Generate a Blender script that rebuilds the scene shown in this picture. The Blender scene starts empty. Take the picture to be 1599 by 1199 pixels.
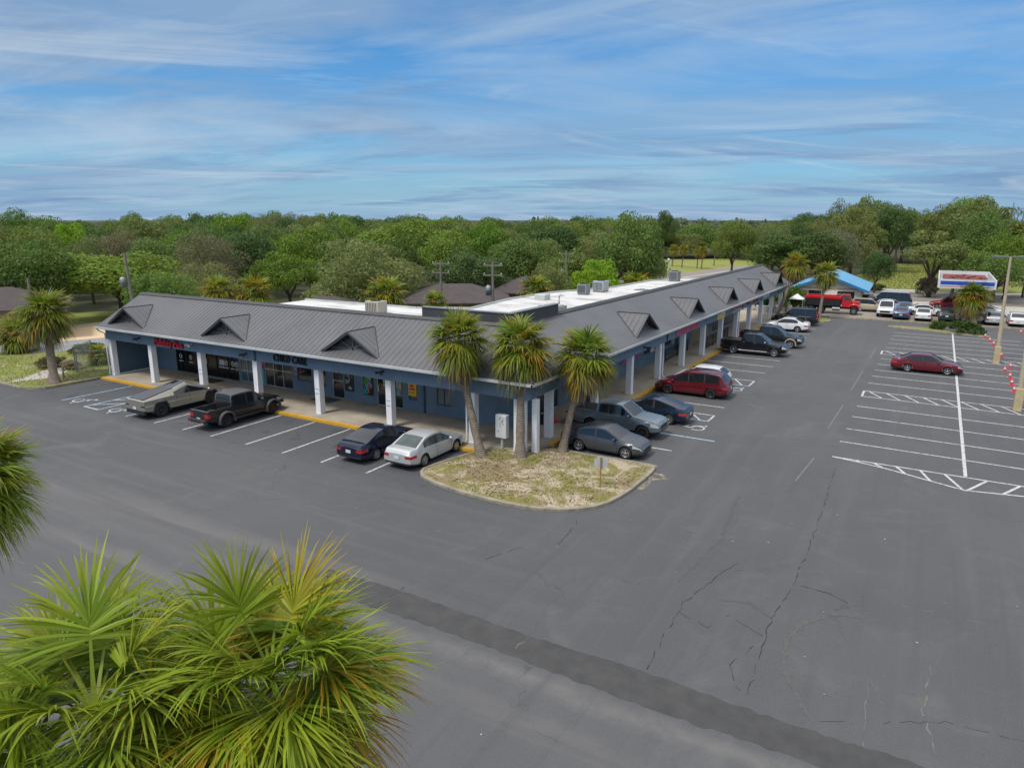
import bpy, math, random
import numpy as np
from mathutils import Vector, Matrix
R=math.radians
scene=bpy.context.scene
COL=scene.collection
rng=random.Random(7)

# ------------------------------------------------------------------ helpers
class MB:
    """collects faces, each with a material slot; build() links ONE mesh object"""
    def __init__(s): s.v=[]; s.f=[]; s.m=[]; s.mats=[]; s.sm=[]
    def slot(s,m):
        if m not in s.mats: s.mats.append(m)
        return s.mats.index(m)
    def add(s,vs,fs,m,smooth=False):
        o=len(s.v); k=s.slot(m); s.v.extend([tuple(map(float,p)) for p in vs])
        for f in fs: s.f.append([o+i for i in f]); s.m.append(k); s.sm.append(smooth)
        return s
    def quad(s,a,b,c,d,m): return s.add([a,b,c,d],[(0,1,2,3)],m)
    def poly(s,pts,m): return s.add(pts,[tuple(range(len(pts)))],m)
    def box(s,x0,x1,y0,y1,z0,z1,m,bevel=0):
        b=bevel
        if b<=0:
            vs=[(x,y,z) for z in (z0,z1) for y in (y0,y1) for x in (x0,x1)]
            fs=[(0,2,3,1),(4,5,7,6),(0,1,5,4),(2,6,7,3),(0,4,6,2),(1,3,7,5)]
            return s.add(vs,fs,m)
        # chamfered on all top and vertical edges
        ring=lambda i:[(x0+i,y0+b+0*i),(x0+b,y0+i),(x1-b,y0+i),(x1-i,y0+b),(x1-i,y1-b),(x1-b,y1-i),(x0+b,y1-i),(x0+i,y1-b)]
        o=ring(0); t=[(x0+b,y0+b),(x0+b,y0+b),(x1-b,y0+b),(x1-b,y0+b),(x1-b,y1-b),(x1-b,y1-b),(x0+b,y1-b),(x0+b,y1-b)]
        vs=[(x,y,z0) for x,y in o]+[(x,y,z1-b) for x,y in o]+[(t[1][0],t[1][1],z1),(t[2][0],t[2][1],z1),(t[4][0],t[4][1],z1),(t[6][0],t[6][1],z1)]
        fs=[tuple(range(7,-1,-1))]+[(i,(i+1)%8,8+(i+1)%8,8+i) for i in range(8)]
        fs+=[(8,9,16),(9,10,17,16),(10,11,17),(11,12,18,17),(12,13,18),(13,14,19,18),(14,15,19),(15,8,16,19),(16,17,18,19)]
        return s.add(vs,fs,m)
    def xbox(s,c,sz,m,rz=0,ry=0,rx=0):
        M=Matrix.Translation(c)@Matrix.Rotation(rz,4,'Z')@Matrix.Rotation(ry,4,'Y')@Matrix.Rotation(rx,4,'X')
        h=[q/2 for q in sz]
        vs=[M@Vector((x*h[0],y*h[1],z*h[2])) for z in(-1,1) for y in(-1,1) for x in(-1,1)]
        return s.add([tuple(v) for v in vs],[(0,2,3,1),(4,5,7,6),(0,1,5,4),(2,6,7,3),(0,4,6,2),(1,3,7,5)],m)
    def tube(s,pts,rad,m,n=8,cap=True,smooth=True):
        pts=[Vector(p) for p in pts]; k=len(pts)
        if not hasattr(rad,'__len__'): rad=[rad]*k
        vs=[]; ref=Vector((0,0,1))
        for i,p in enumerate(pts):
            t=(pts[min(i+1,k-1)]-pts[max(i-1,0)]).normalized()
            u=t.cross(ref)
            if u.length<1e-3: u=t.cross(Vector((1,0,0)))
            u.normalize(); w=t.cross(u)
            for j in range(n):
                a=2*math.pi*j/n; vs.append(tuple(p+(u*math.cos(a)+w*math.sin(a))*rad[i]))
        fs=[(i*n+j,i*n+(j+1)%n,(i+1)*n+(j+1)%n,(i+1)*n+j) for i in range(k-1) for j in range(n)]
        s.add(vs,fs,m,smooth)
        if cap: 
            s.add(vs[:n],[tuple(range(n-1,-1,-1))],m); s.add(vs[-n:],[tuple(range(n))],m)
        return s
    def lathe(s,prof,m,n=20,axis='z',c=(0,0,0),smooth=True):
        vs=[]
        for r,z in prof:
            for j in range(n):
                a=2*math.pi*j/n; x,y=r*math.cos(a),r*math.sin(a)
                p=(x,y,z) if axis=='z' else (x,z,y)
                vs.append((p[0]+c[0],p[1]+c[1],p[2]+c[2]))
        fs=[(i*n+j,i*n+(j+1)%n,(i+1)*n+(j+1)%n,(i+1)*n+j) for i in range(len(prof)-1) for j in range(n)]
        return s.add(vs,fs,m,smooth)
    def prism(s,pts,z0,z1,m,top=None):
        n=len(pts)
        s.add([(x,y,z1) for x,y in pts],[tuple(range(n))],top or m)
        vs=[(x,y,z0) for x,y in pts]+[(x,y,z1) for x,y in pts]
        return s.add(vs,[(i,(i+1)%n,n+(i+1)%n,n+i) for i in range(n)],m)
    def build(s,name,parent=None,world=False,loc=None):
        me=bpy.data.meshes.new(name)
        vs=s.v
        if world and parent is not None:
            r=root_loc(parent); vs=[(a-r[0],b-r[1],c-r[2]) for a,b,c in vs]
        if loc is not None: vs=[(a-loc[0],b-loc[1],c-loc[2]) for a,b,c in vs]
        me.from_pydata(vs,[],s.f)
        for m in s.mats: me.materials.append(m)
        me.polygons.foreach_set('material_index',s.m); me.polygons.foreach_set('use_smooth',s.sm)
        me.update()
        o=bpy.data.objects.new(name,me); COL.objects.link(o)
        if parent is not None: o.parent=parent
        if loc is not None: o.location=loc
        return o
def root_loc(o):
    l=Vector((0,0,0))
    while o is not None: l+=o.location; o=o.parent
    return l
def tag(o,label=None,cat=None,group=None,kind=None):
    if label: o['label']=label
    if cat: o['category']=cat
    if group: o['group']=group
    if kind: o['kind']=kind
    return o
def thing(name,label,cat,loc=(0,0,0),rz=0,group=None):
    o=bpy.data.objects.new(name,None); o.empty_display_size=.3; COL.objects.link(o)
    o.location=loc; o.rotation_euler=(0,0,rz)
    return tag(o,label,cat,group)
def struct(mb,name): return tag(mb.build(name),kind='structure')
def copy_tree(o,parent=None):
    c=o.copy(); COL.objects.link(c); c.parent=parent
    for ch in list(o.children): copy_tree(ch,c)
    return c

# ------------------------------------------------------------------ materials
def nodes(name):
    m=bpy.data.materials.new(name); m.use_nodes=True
    nt=m.node_tree; b=nt.nodes['Principled BSDF']
    return m,nt,b
def N(nt,t,**kw):
    n=nt.nodes.new(t)
    for k,v in kw.items():
        if k.startswith('i_'): n.inputs[k[2:].replace('_',' ')].default_value=v
        else: setattr(n,k,v)
    return n
def L(nt,a,b): nt.links.new(a,b)
def rgb(c): return (c[0],c[1],c[2],1)
def mix(nt,fac,a,b,blend='MIX'):
    n=nt.nodes.new('ShaderNodeMix'); n.data_type='RGBA'; n.blend_type=blend
    for sock,v in ((0,fac),(6,a),(7,b)):
        if hasattr(v,'is_linked'): L(nt,v,n.inputs[sock])
        elif sock==0: n.inputs[0].default_value=v
        else: n.inputs[sock].default_value=rgb(v)
    return n.outputs[2]
def ramp(nt,fac,stops):
    n=nt.nodes.new('ShaderNodeValToRGB'); e=n.color_ramp.elements
    while len(e)<len(stops): e.new(.5)
    for el,(p,c) in zip(e,stops):
        el.position=p; el.color=rgb(c) if hasattr(c,'__len__') else (c,c,c,1)
    if fac is not None: L(nt,fac,n.inputs[0])
    return n.outputs[0]
def math_(nt,op,a,b=None,c=None):
    n=nt.nodes.new('ShaderNodeMath'); n.operation=op
    for i,v in enumerate((a,b,c)):
        if v is None: continue
        if hasattr(v,'is_linked'): L(nt,v,n.inputs[i])
        else: n.inputs[i].default_value=v
    return n.outputs[0]
def noise(nt,vec,scale,detail=4,rough=.55,dist=0):
    n=nt.nodes.new('ShaderNodeTexNoise'); n.inputs['Scale'].default_value=scale; n.inputs['Detail'].default_value=detail
    n.inputs['Roughness'].default_value=rough; n.inputs['Distortion'].default_value=dist
    if vec is not None: L(nt,vec,n.inputs['Vector'])
    return n.outputs['Fac']
def vscale(nt,vec,s,rot=(0,0,0)):
    n=nt.nodes.new('ShaderNodeMapping'); n.inputs['Scale'].default_value=s; n.inputs['Rotation'].default_value=rot
    L(nt,vec,n.inputs['Vector']); return n.outputs[0]
def objco(nt): return nt.nodes.new('ShaderNodeTexCoord').outputs['Object']
def bump(nt,b,h,strength,dist=.02):
    n=nt.nodes.new('ShaderNodeBump'); n.inputs['Strength'].default_value=strength; n.inputs['Distance'].default_value=dist
    L(nt,h,n.inputs['Height']); L(nt,n.outputs[0],b.inputs['Normal'])
def mat(name,c,rough=.6,metal=0,var=.25,scale=3,bumps=0,coat=0,spec=.5,c2=None):
    """plain surface with soft dirt variation of its own colour"""
    m,nt,b=nodes(name); v=objco(nt)
    f=noise(nt,v,scale,5,.6)
    k=tuple(x*(1-var) for x in c) if c2 is None else c2
    col=mix(nt,ramp(nt,f,[(.32,0),(.68,1)]),k,c); L(nt,col,b.inputs['Base Color'])
    b.inputs['Roughness'].default_value=rough; b.inputs['Metallic'].default_value=metal
    b.inputs['Specular IOR Level'].default_value=spec
    if coat: b.inputs['Coat Weight'].default_value=coat; b.inputs['Coat Roughness'].default_value=.06
    if bumps: bump(nt,b,noise(nt,v,scale*14,3,.6),bumps)
    return m
_cache={}
def paint(c,metal=.0,rough=.2):
    key=('p',c,metal)
    if key not in _cache:
        m=mat('car_paint',c,rough,metal,.08,1.2,0,coat=.6 if max(c)>.1 else .35,spec=.45); _cache[key]=m
    return _cache[key]
M={}
M['glass']=mat('tinted_glass',(.012,.015,.018),.06,0,.2,1,spec=.7)
M['glass_light']=mat('clear_car_glass',(.055,.080,.076),.08,0,.5,1.6,spec=.7)
M['shopglass']=mat('shop_glass',(.018,.026,.03),.08,0,.7,.7,spec=.7)
M['tealglass']=mat('blue_film_glass',(.07,.13,.16),.12,0,.6,.8,spec=.7)
M['rubber']=mat('rubber',(.018,.018,.019),.85,0,.3,9)
M['blacktrim']=mat('black_plastic',(.02,.021,.022),.6,0,.3,6)
M['chrome']=mat('chrome',(.62,.63,.65),.2,1,.1,5)
M['alloy']=mat('alloy_rim',(.5,.51,.53),.32,.85,.15,9)
M['darkalloy']=mat('dark_rim',(.05,.05,.055),.4,.6,.2,9)
M['tail']=mat('tail_lamp',(.42,.012,.015),.18,0,.3,14,coat=.5)
M['lamp']=mat('head_lamp',(.55,.57,.58),.12,.2,.35,18,coat=.6)
M['plate']=mat('licence_plate',(.62,.66,.66),.5,0,.3,30)
M['white']=mat('white_painted_column',(.74,.75,.775),.6,0,.12,1.5)
M['whiteroof']=None
M['blue']=mat('blue_stucco',(.148,.212,.278),.85,0,.20,.9,.25)
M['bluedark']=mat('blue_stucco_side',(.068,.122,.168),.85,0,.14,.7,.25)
M['gutter']=mat('pale_gutter',(.50,.52,.50),.45,.1,.2,.8)
M['roofmetal']=None
M['darkgrey']=mat('dark_grey_fascia',(.058,.060,.064),.6,.1,.2,1.2)
M['alum']=mat('aluminium_frame',(.50,.52,.52),.4,.4,.15,3)
M['black']=mat('black',(.012,.012,.013),.5,0,.2,4)
M['galv']=mat('galvanised_steel',(.30,.31,.32),.5,.6,.3,4)
M['concrete']=mat('concrete_pole',(.45,.38,.26),.85,0,.25,1.5,.2)
M['woodpole']=mat('weathered_wood',(.21,.19,.165),.9,0,.35,2,.3)
M['yellow']=mat('yellow_kerb_paint',(.62,.33,.025),.7,0,.22,2.2,.15)
M['kerb']=mat('kerb_concrete',(.33,.29,.22),.9,0,.45,3.0,.3)
M['linewhite']=None
M['bark']=mat('bark',(.105,.082,.06),.95,0,.4,3,.5)

# ------------------------------------------------------------------ camera, sun, sky
CAMH=12.2
cam=bpy.data.cameras.new('camera'); co=bpy.data.objects.new('camera',cam); COL.objects.link(co)
cam.sensor_width=36; cam.lens=36*1102/1599; cam.clip_start=.1; cam.clip_end=20000
co.location=(0,0,CAMH)
pit=math.atan(257/1102)
co.rotation_euler=(R(90)-pit,0,R(30.7))
scene.camera=co
SUN_EL,SUN_AZ=R(58),R(200)        # azimuth measured clockwise from +Y
sun=bpy.data.lights.new('sun','SUN'); so=bpy.data.objects.new('sun',sun); COL.objects.link(so)
sun.energy=2.0; sun.angle=R(12); sun.color=(1,.95,.88)
sd=Vector((math.sin(SUN_AZ)*math.cos(SUN_EL),math.cos(SUN_AZ)*math.cos(SUN_EL),math.sin(SUN_EL)))
so.rotation_euler=sd.to_track_quat('Z','Y').to_euler(); so.location=sd*200
w=bpy.data.worlds.new('World'); scene.world=w; w.use_nodes=True
nt=w.node_tree; bg=nt.nodes['Background']
sky=nt.nodes.new('ShaderNodeTexSky'); sky.sky_type='NISHITA'; sky.sun_disc=False
sky.sun_elevation=SUN_EL; sky.sun_rotation=SUN_AZ; sky.altitude=20; sky.air_density=1.0; sky.dust_density=.6; sky.ozone_density=2.5
dirv=nt.nodes.new('ShaderNodeTexCoord').outputs['Generated']
sep=nt.nodes.new('ShaderNodeSeparateXYZ'); L(nt,dirv,sep.inputs[0])
zc=math_(nt,'ADD',math_(nt,'MAXIMUM',sep.outputs['Z'],0.0),.085)
px=math_(nt,'DIVIDE',sep.outputs['X'],zc); py=math_(nt,'DIVIDE',sep.outputs['Y'],zc)
cmb=nt.nodes.new('ShaderNodeCombineXYZ'); L(nt,px,cmb.inputs[0]); L(nt,py,cmb.inputs[1])
P=cmb.outputs[0]
def cl(scale,rot,sc,detail,rough,dist,lo,hi,off):
    # turn the cloud plane, then stretch it, so bands lie along a chosen bearing
    m0=nt.nodes.new('ShaderNodeMapping'); m0.inputs['Rotation'].default_value=(0,0,R(rot)); L(nt,P,m0.inputs[0])
    mp=nt.nodes.new('ShaderNodeMapping'); mp.inputs['Scale'].default_value=sc; mp.inputs['Location'].default_value=off; L(nt,m0.outputs[0],mp.inputs[0])
    return ramp(nt,noise(nt,mp.outputs[0],scale,detail,rough,dist),[(lo,0),(hi,1)])
SKYT=(.27,.63,.90)
base=mix(nt,1.0,sky.outputs[0],SKYT,'MULTIPLY')
base=mix(nt,ramp(nt,sep.outputs['Z'],[(0,.95),(.15,0)]),base,(2.15,3.35,4.45))   # pale band of haze low down
# grey-lavender layers in broad bands, then thin white cirrus streaks
H0=-30.7
c3=cl(.34,H0+8,(.55,1.0,1),5,.55,.4,.42,.60,(8.4,2.2,0))
c1=cl(.62,H0-6,(.55,1.1,1),8,.60,.5,.48,.62,(3.1,1.7,0))
c4=cl(.85,H0+14,(.52,1.1,1),8,.60,.7,.52,.66,(12.3,4.1,0))
c2=cl(.9,H0-30,(.36,1.1,1),9,.62,.8,.55,.78,(.6,5.3,0))
c5=cl(.85,H0+6,(.40,1.15,1),9,.62,.8,.54,.78,(5.6,9.3,0))
c6=cl(.62,H0+24,(.5,.95,1),9,.60,.5,.50,.72,(20.7,13.3,0))
up=ramp(nt,sep.outputs['Z'],[(.29,0),(.55,1)])
col=mix(nt,math_(nt,'MULTIPLY',c3,.62),base,(1.6,2.55,3.95))
col=mix(nt,math_(nt,'MULTIPLY',c1,.85),col,(1.75,2.70,4.05))
col=mix(nt,math_(nt,'MULTIPLY',c4,.80),col,(1.25,2.15,3.55))
col=mix(nt,math_(nt,'MULTIPLY',c6,.75),col,(2.95,3.9,4.95))
col=mix(nt,math_(nt,'MULTIPLY',c2,.70),col,(4.3,4.8,5.3))
col=mix(nt,math_(nt,'MULTIPLY',c5,.50),col,(4.0,4.6,5.2))
col=mix(nt,math_(nt,'MULTIPLY',up,.85),col,(8.6,8.7,8.9))   # bright cloud deck added overhead, out of view, to lift the ambient light
L(nt,col,bg.inputs['Color']); bg.inputs['Strength'].default_value=.105
scene.view_settings.view_transform='Standard'; scene.view_settings.look='None'
scene.view_settings.exposure=.5; scene.view_settings.gamma=1
scene.cycles.max_bounces=6; scene.cycles.diffuse_bounces=3; scene.cycles.glossy_bounces=3; scene.cycles.transparent_max_bounces=6
# ------------------------------------------------------------------ ground materials
def posn(nt): return nt.nodes.new('ShaderNodeNewGeometry').outputs['Position']
def band(nt,x,c,hw,soft):
    """1 inside |x-c|<hw, falling to 0 over soft"""
    d=math_(nt,'ABSOLUTE',math_(nt,'SUBTRACT',x,c))
    mr=nt.nodes.new('ShaderNodeMapRange'); L(nt,d,mr.inputs[0])
    mr.inputs[1].default_value=hw; mr.inputs[2].default_value=hw+soft; mr.inputs[3].default_value=1; mr.inputs[4].default_value=0
    return mr.outputs[0]
def above(nt,x,c,soft):
    mr=nt.nodes.new('ShaderNodeMapRange'); L(nt,x,mr.inputs[0])
    mr.inputs[1].default_value=c-soft; mr.inputs[2].default_value=c+soft; return mr.outputs[0]
m,nt,b=nodes('asphalt'); p=posn(nt); sp=nt.nodes.new('ShaderNodeSeparateXYZ'); L(nt,p,sp.inputs[0])
wob=math_(nt,'MULTIPLY',math_(nt,'SUBTRACT',noise(nt,p,.5,4,.6),.5),1.2)
Y=math_(nt,'ADD',sp.outputs['Y'],wob); X=math_(nt,'ADD',sp.outputs['X'],wob)
big=noise(nt,p,.09,6,.62); med=noise(nt,p,.7,6,.65,.6); fine=noise(nt,p,24,2,.7)
st=noise(nt,vscale(nt,p,(.05,1.1,1)),1.0,5,.6)
sty=noise(nt,vscale(nt,p,(1.0,.05,1)),1.0,5,.6)
col=mix(nt,ramp(nt,big,[(.35,0),(.65,1)]),(.054,.055,.059),(.072,.072,.075))
col=mix(nt,math_(nt,'MULTIPLY',ramp(nt,med,[(.52,0),(.78,1)]),.38),col,(.108,.104,.101))
# older, paler lane nearest the viewer, below Y = 16
old=math_(nt,'SUBTRACT',1,above(nt,Y,15.4,.35))
col=mix(nt,math_(nt,'MULTIPLY',old,.6),col,(.084,.084,.087))
# freshly sealed, darker stalls along the shop kerb
seal=math_(nt,'MULTIPLY',above(nt,Y,24.4,.25),math_(nt,'SUBTRACT',1,above(nt,X,-17,4)))
col=mix(nt,math_(nt,'MULTIPLY',seal,.55),col,(.044,.048,.058))
# pale scuffed grit along the joints
g1=math_(nt,'MULTIPLY',band(nt,Y,16.2,.15,1.1),ramp(nt,st,[(.38,0),(.62,1)]))
left=math_(nt,'SUBTRACT',1,above(nt,X,-15,6))
g1=math_(nt,'MULTIPLY',g1,math_(nt,'ADD',math_(nt,'MULTIPLY',left,.8),.12))
g2=math_(nt,'MULTIPLY',band(nt,Y,13.2,.05,.55),ramp(nt,st,[(.4,.1),(.6,1)]))
g3=math_(nt,'MULTIPLY',band(nt,Y,14.75,.05,.45),ramp(nt,noise(nt,p,1.5,5,.7),[(.3,.25),(.6,1)]))
g=math_(nt,'MAXIMUM',math_(nt,'MAXIMUM',g1,g2),math_(nt,'MULTIPLY',g3,math_(nt,'SUBTRACT',1,math_(nt,'MULTIPLY',left,.6))))
col=mix(nt,math_(nt,'MULTIPLY',g,.58),col,(.165,.152,.142))
dus=math_(nt,'MULTIPLY',ramp(nt,noise(nt,p,.22,7,.7,1.2),[(.56,0),(.74,1)]),.42)
col=mix(nt,dus,col,(.140,.134,.126))
wear=math_(nt,'MULTIPLY',ramp(nt,sty,[(.52,0),(.72,1)]),math_(nt,'MULTIPLY',above(nt,X,-14,3),.5))
col=mix(nt,wear,col,(.092,.092,.096))
stx=noise(nt,vscale(nt,p,(.07,1.6,1)),1.0,6,.65)
lane=math_(nt,'MULTIPLY',math_(nt,'SUBTRACT',1,above(nt,Y,25,1.5)),math_(nt,'SUBTRACT',1,above(nt,X,-12,5)))
col=mix(nt,math_(nt,'MULTIPLY',math_(nt,'MULTIPLY',ramp(nt,stx,[(.50,0),(.66,1)]),lane),.45),col,(.105,.102,.10))
col=mix(nt,math_(nt,'MULTIPLY',ramp(nt,noise(nt,vscale(nt,p,(1.5,.06,1)),1.0,5,.6),[(.30,1),(.46,0)]),math_(nt,'MULTIPLY',above(nt,X,-13,2),.40)),col,(.046,.047,.051))
scr=noise(nt,vscale(nt,p,(3.0,.5,1),(0,0,.6)),1.0,6,.75,1.5)
col=mix(nt,math_(nt,'MULTIPLY',ramp(nt,scr,[(.70,0),(.74,1)]),.5),col,(.16,.155,.15))
col=mix(nt,math_(nt,'MULTIPLY',ramp(nt,fine,[(.35,0),(.75,1)]),.42),col,(.125,.125,.127))
grit=noise(nt,p,7,3,.8)
col=mix(nt,math_(nt,'MULTIPLY',ramp(nt,grit,[(.60,0),(.72,1)]),.22),col,(.15,.145,.14))
col=mix(nt,math_(nt,'MULTIPLY',ramp(nt,grit,[(.28,1),(.40,0)]),.30),col,(.035,.035,.037))
oil=math_(nt,'MULTIPLY',ramp(nt,noise(nt,p,.8,4,.6),[(.58,0),(.68,1)]),math_(nt,'MAXIMUM',seal,math_(nt,'MULTIPLY',above(nt,Y,33,1),math_(nt,'SUBTRACT',1,above(nt,X,-11.5,1)))))
col=mix(nt,math_(nt,'MULTIPLY',oil,.55),col,(.025,.025,.027))
vor=nt.nodes.new('ShaderNodeTexVoronoi'); vor.feature='DISTANCE_TO_EDGE'; vor.inputs['Scale'].default_value=.11
pw=nt.nodes.new('ShaderNodeVectorMath'); pw.operation='ADD'
nv=nt.nodes.new('ShaderNodeTexNoise'); nv.inputs['Scale'].default_value=.6; nv.inputs['Detail'].default_value=6; L(nt,p,nv.inputs['Vector'])
sc=nt.nodes.new('ShaderNodeVectorMath'); sc.operation='SCALE'; sc.inputs['Scale'].default_value=3.5; L(nt,nv.outputs['Color'],sc.inputs[0])
L(nt,p,pw.inputs[0]); L(nt,sc.outputs[0],pw.inputs[1]); L(nt,pw.outputs[0],vor.inputs['Vector'])
ck=math_(nt,'MULTIPLY',ramp(nt,vor.outputs['Distance'],[(0,1),(.0045,0)]),ramp(nt,noise(nt,p,.16,3),[(.5,0),(.6,1)]))
col=mix(nt,math_(nt,'MULTIPLY',ck,.55),col,(.03,.03,.03))
L(nt,col,b.inputs['Base Color']); b.inputs['Roughness'].default_value=.82
bump(nt,b,fine,.35,.01); M['asphalt']=m
M['patch']=mat('asphalt_patch',(.062,.061,.060),.85,0,.30,1.6,.3)
M['crack']=mat('crack_tar',(.028,.028,.028),.95,0,.3,5)
M['crackpale']=mat('gritty_crack',(.17,.16,.145),.95,0,.5,3)
def worn(name,c,amt):
    m,nt,b=nodes(name); p=posn(nt)
    f=ramp(nt,noise(nt,p,5,6,.75),[(.40-amt,0),(.55-amt*.5,1)])
    L(nt,mix(nt,f,(.11,.11,.115),c),b.inputs['Base Color']); b.inputs['Roughness'].default_value=.8; return m
M['linewhite']=worn('white_line_paint',(.50,.50,.50),.07)
M['linefaint']=worn('faded_line_paint',(.135,.135,.137),-.02)
M['lineblue']=worn('pale_blue_line_paint',(.30,.46,.58),.05)
m,nt,b=nodes('walk_concrete'); p=posn(nt)
col=mix(nt,ramp(nt,noise(nt,p,.35,6,.65),[(.35,0),(.65,1)]),(.27,.23,.175),(.42,.37,.295))
col=mix(nt,math_(nt,'MULTIPLY',ramp(nt,noise(nt,p,1.3,6,.7,.5),[(.56,0),(.72,1)]),.5),col,(.19,.14,.09))
L(nt,col,b.inputs['Base Color']); b.inputs['Roughness'].default_value=.85; bump(nt,b,noise(nt,p,20,3),.15); M['walk']=m
def grassmat(name,g1,g2,dry,sand,thr):
    m,nt,b=nodes(name); p=posn(nt)
    col=mix(nt,ramp(nt,noise(nt,p,1.6,5,.7),[(.35,0),(.65,1)]),g1,g2)
    col=mix(nt,ramp(nt,noise(nt,p,.34,6,.65,.4),[(thr,0),(thr+.16,1)]),col,dry)
    col=mix(nt,ramp(nt,noise(nt,p,.55,6,.75,.8),[(thr+.07,0),(thr+.16,1)]),col,sand)
    col=mix(nt,math_(nt,'MULTIPLY',ramp(nt,noise(nt,p,9,3,.7),[(.4,0),(.7,1)]),.35),col,dry)
    L(nt,col,b.inputs['Base Color']); b.inputs['Roughness'].default_value=.95; bump(nt,b,noise(nt,p,12,4,.7),.6,.05); return m
M['islandgrass']=grassmat('dry_island_grass',(.135,.142,.024),(.205,.190,.042),(.215,.165,.09),(.40,.335,.245),.42)
M['verge']=grassmat('verge_grass',(.125,.165,.022),(.195,.215,.032),(.20,.165,.085),(.33,.27,.195),.50)
M['field']=grassmat('yellow_field_grass',(.165,.205,.030),(.215,.235,.042),(.25,.225,.07),(.22,.19,.08),.52)
M['forestfloor']=grassmat('woodland_floor',(.035,.045,.015),(.05,.055,.02),(.07,.055,.03),(.08,.065,.04),.55)
M['sand']=mat('tan_concrete_lot',(.60,.45,.28),.95,0,.12,.4)
M['street']=mat('pale_street_asphalt',(.245,.245,.25),.9,0,.15,.3)
M['highway']=mat('highway_asphalt',(.235,.205,.19),.9,0,.12,.12)
M['hwyconc']=mat('pale_highway_concrete',(.42,.39,.34),.9,0,.15,.3)
M['usedlot']=mat('gravelly_lot',(.27,.235,.20),.92,0,.25,.35)

def sheet(name,pts,z,m): 
    b=MB(); b.poly([(x,y,z) for x,y in pts],m); return struct(b,name)
b=MB(); S=7000; n=28
b.add([(-S+2*S*i/n,-S+2*S*j/n,-.02) for j in range(n+1) for i in range(n+1)],[(j*(n+1)+i,j*(n+1)+i+1,(j+1)*(n+1)+i+1,(j+1)*(n+1)+i) for j in range(n) for i in range(n)],M['forestfloor'])
struct(b,'ground')
sheet('parking_lot',[(-140,-60),(90,-60),(90,97.6),(-11,97.6),(-14.2,99.0),(-19,99.0),(-19.5,33),(-20,31.5),(-55.2,31.5),(-55.2,26.0),(-60.5,25.1),(-75,25.3),(-140,24)],0,M['asphalt'])
# verge on the left, street behind, tan lot
sheet('verge',[(-140,24),(-75,25.3),(-60.5,25.1),(-56.4,25.25),(-55.5,26.3),(-55.4,31),(-50,60),(-60,60),(-140,30)],.006,M['verge'])
sheet('back_street',[(-140,8),(-95,21),(-84,27),(-74.5,31.2),(-71,34),(-67,41),(-60,52),(-66,55),(-74.8,41.6),(-76.5,37.8),(-79,33.6),(-88,28.6),(-97,24.6),(-140,12)],.014,M['street'])
sheet('yard',[(-78,35),(-66,56),(-86,66),(-100,50)],.008,M['field'])
sheet('concrete_pad',[(-60.3,25.5),(-61.0,27.2),(-62.4,29.2),(-62.6,30.6),(-60.9,30.6),(-59.9,29.5),(-59.2,28.2),(-59.6,26.6)],.018,M['hwyconc'])
# far right: grass strip, used-car lot, highway, field
sheet('grass_strip',[(-11,97.6),(90,97.6),(90,98.9),(-11,98.9)],.006,M['verge'])
sheet('used_car_lot',[(-24,98.9),(90,98.9),(90,112),(-24,119)],.005,M['usedlot'])
sheet('highway_apron',[(-24,119),(90,112),(90,118.5),(-30,126.5)],.008,M['hwyconc'])
sheet('highway',[(-60,129.5),(90,118.5),(150,114),(150,160),(90,148),(-8,139.5),(-50,142)],.011,M['highway'])
sheet('highway_shoulder',[(-9,139.5),(90,148),(90,153.5),(-9,144.6)],.015,M['hwyconc'])
sheet('highway_median',[(-8,131.8),(2,131.4),(2.5,132.6),(-7.5,133.6)],.016,M['field'])
sheet('field',[(-14,145),(90,154),(90,170),(14,175),(6,225),(-10,230),(-16,168)],.004,M['field'])
sheet('far_field',[(-64,140),(-47,148),(-38,200),(-50,235),(-75,215),(-72,180)],.004,M['field'])
sheet('back_road',[(-52,148),(-42.5,150),(-38,175),(-42,200),(-47,190)],.009,M['highway'])
sheet('back_road_line',[(-47.0,150),(-46.0,150),(-42.2,176),(-43.2,176)],.013,M['hwyconc'])
sheet('roadside_grass',[(60,560),(140,560),(140,260),(66,260)],.004,M['field'])

# ---------------------------------------------------------------- markings
_zc=[0]
def seg(b,a,c,wd,m,z=.005):
    _zc[0]+=1; z+=(_zc[0]%7)*.00016
    a=Vector(a);c=Vector(c); d=(c-a).normalized(); nn=Vector((-d.y,d.x))*wd/2
    b.quad((*(a-nn),z),(*(c-nn),z),(*(c+nn),z),(*(a+nn),z),m)
W=.115
b=MB()
# left stalls
for x in (-40.25,-37.45,-34.9,-31.9,-28.98,-26.1,-23.02): seg(b,(x,24.65),(x,29.85),W,M['linewhite'])
# right wing stalls
for y,x0 in ((35.7,-11.15),(38.6,-11.0),(46.2,-11.0),(58.8,-10.95),(61.75,-10.9),(64.75,-10.9),(70.0,-10.9),(74.2,-10.9),(79.4,-10.9),(82.0,-10.9),(86.2,-10.9),(89.8,-10.9),(92.5,-10.9)):
    if y!=38.6: seg(b,(-16.7,y),(x0,y),W,M['linewhite'])
for y0,y1 in ((42.4,43.9),(53.45,55.4),(76.2,77.8)):
    seg(b,(-11.05,y0),(-11.05,y1),W,M['linewhite'],.009); seg(b,(-16.6,y1),(-11.05,y1),W,M['linewhite'])
    seg(b,(-12.5,y1-.1),(-11.6,y0+.1),W,M['linewhite'],.009); seg(b,(-14.5,y1-.1),(-13.6,y0+.1),W,M['linewhite'],.009)
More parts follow.
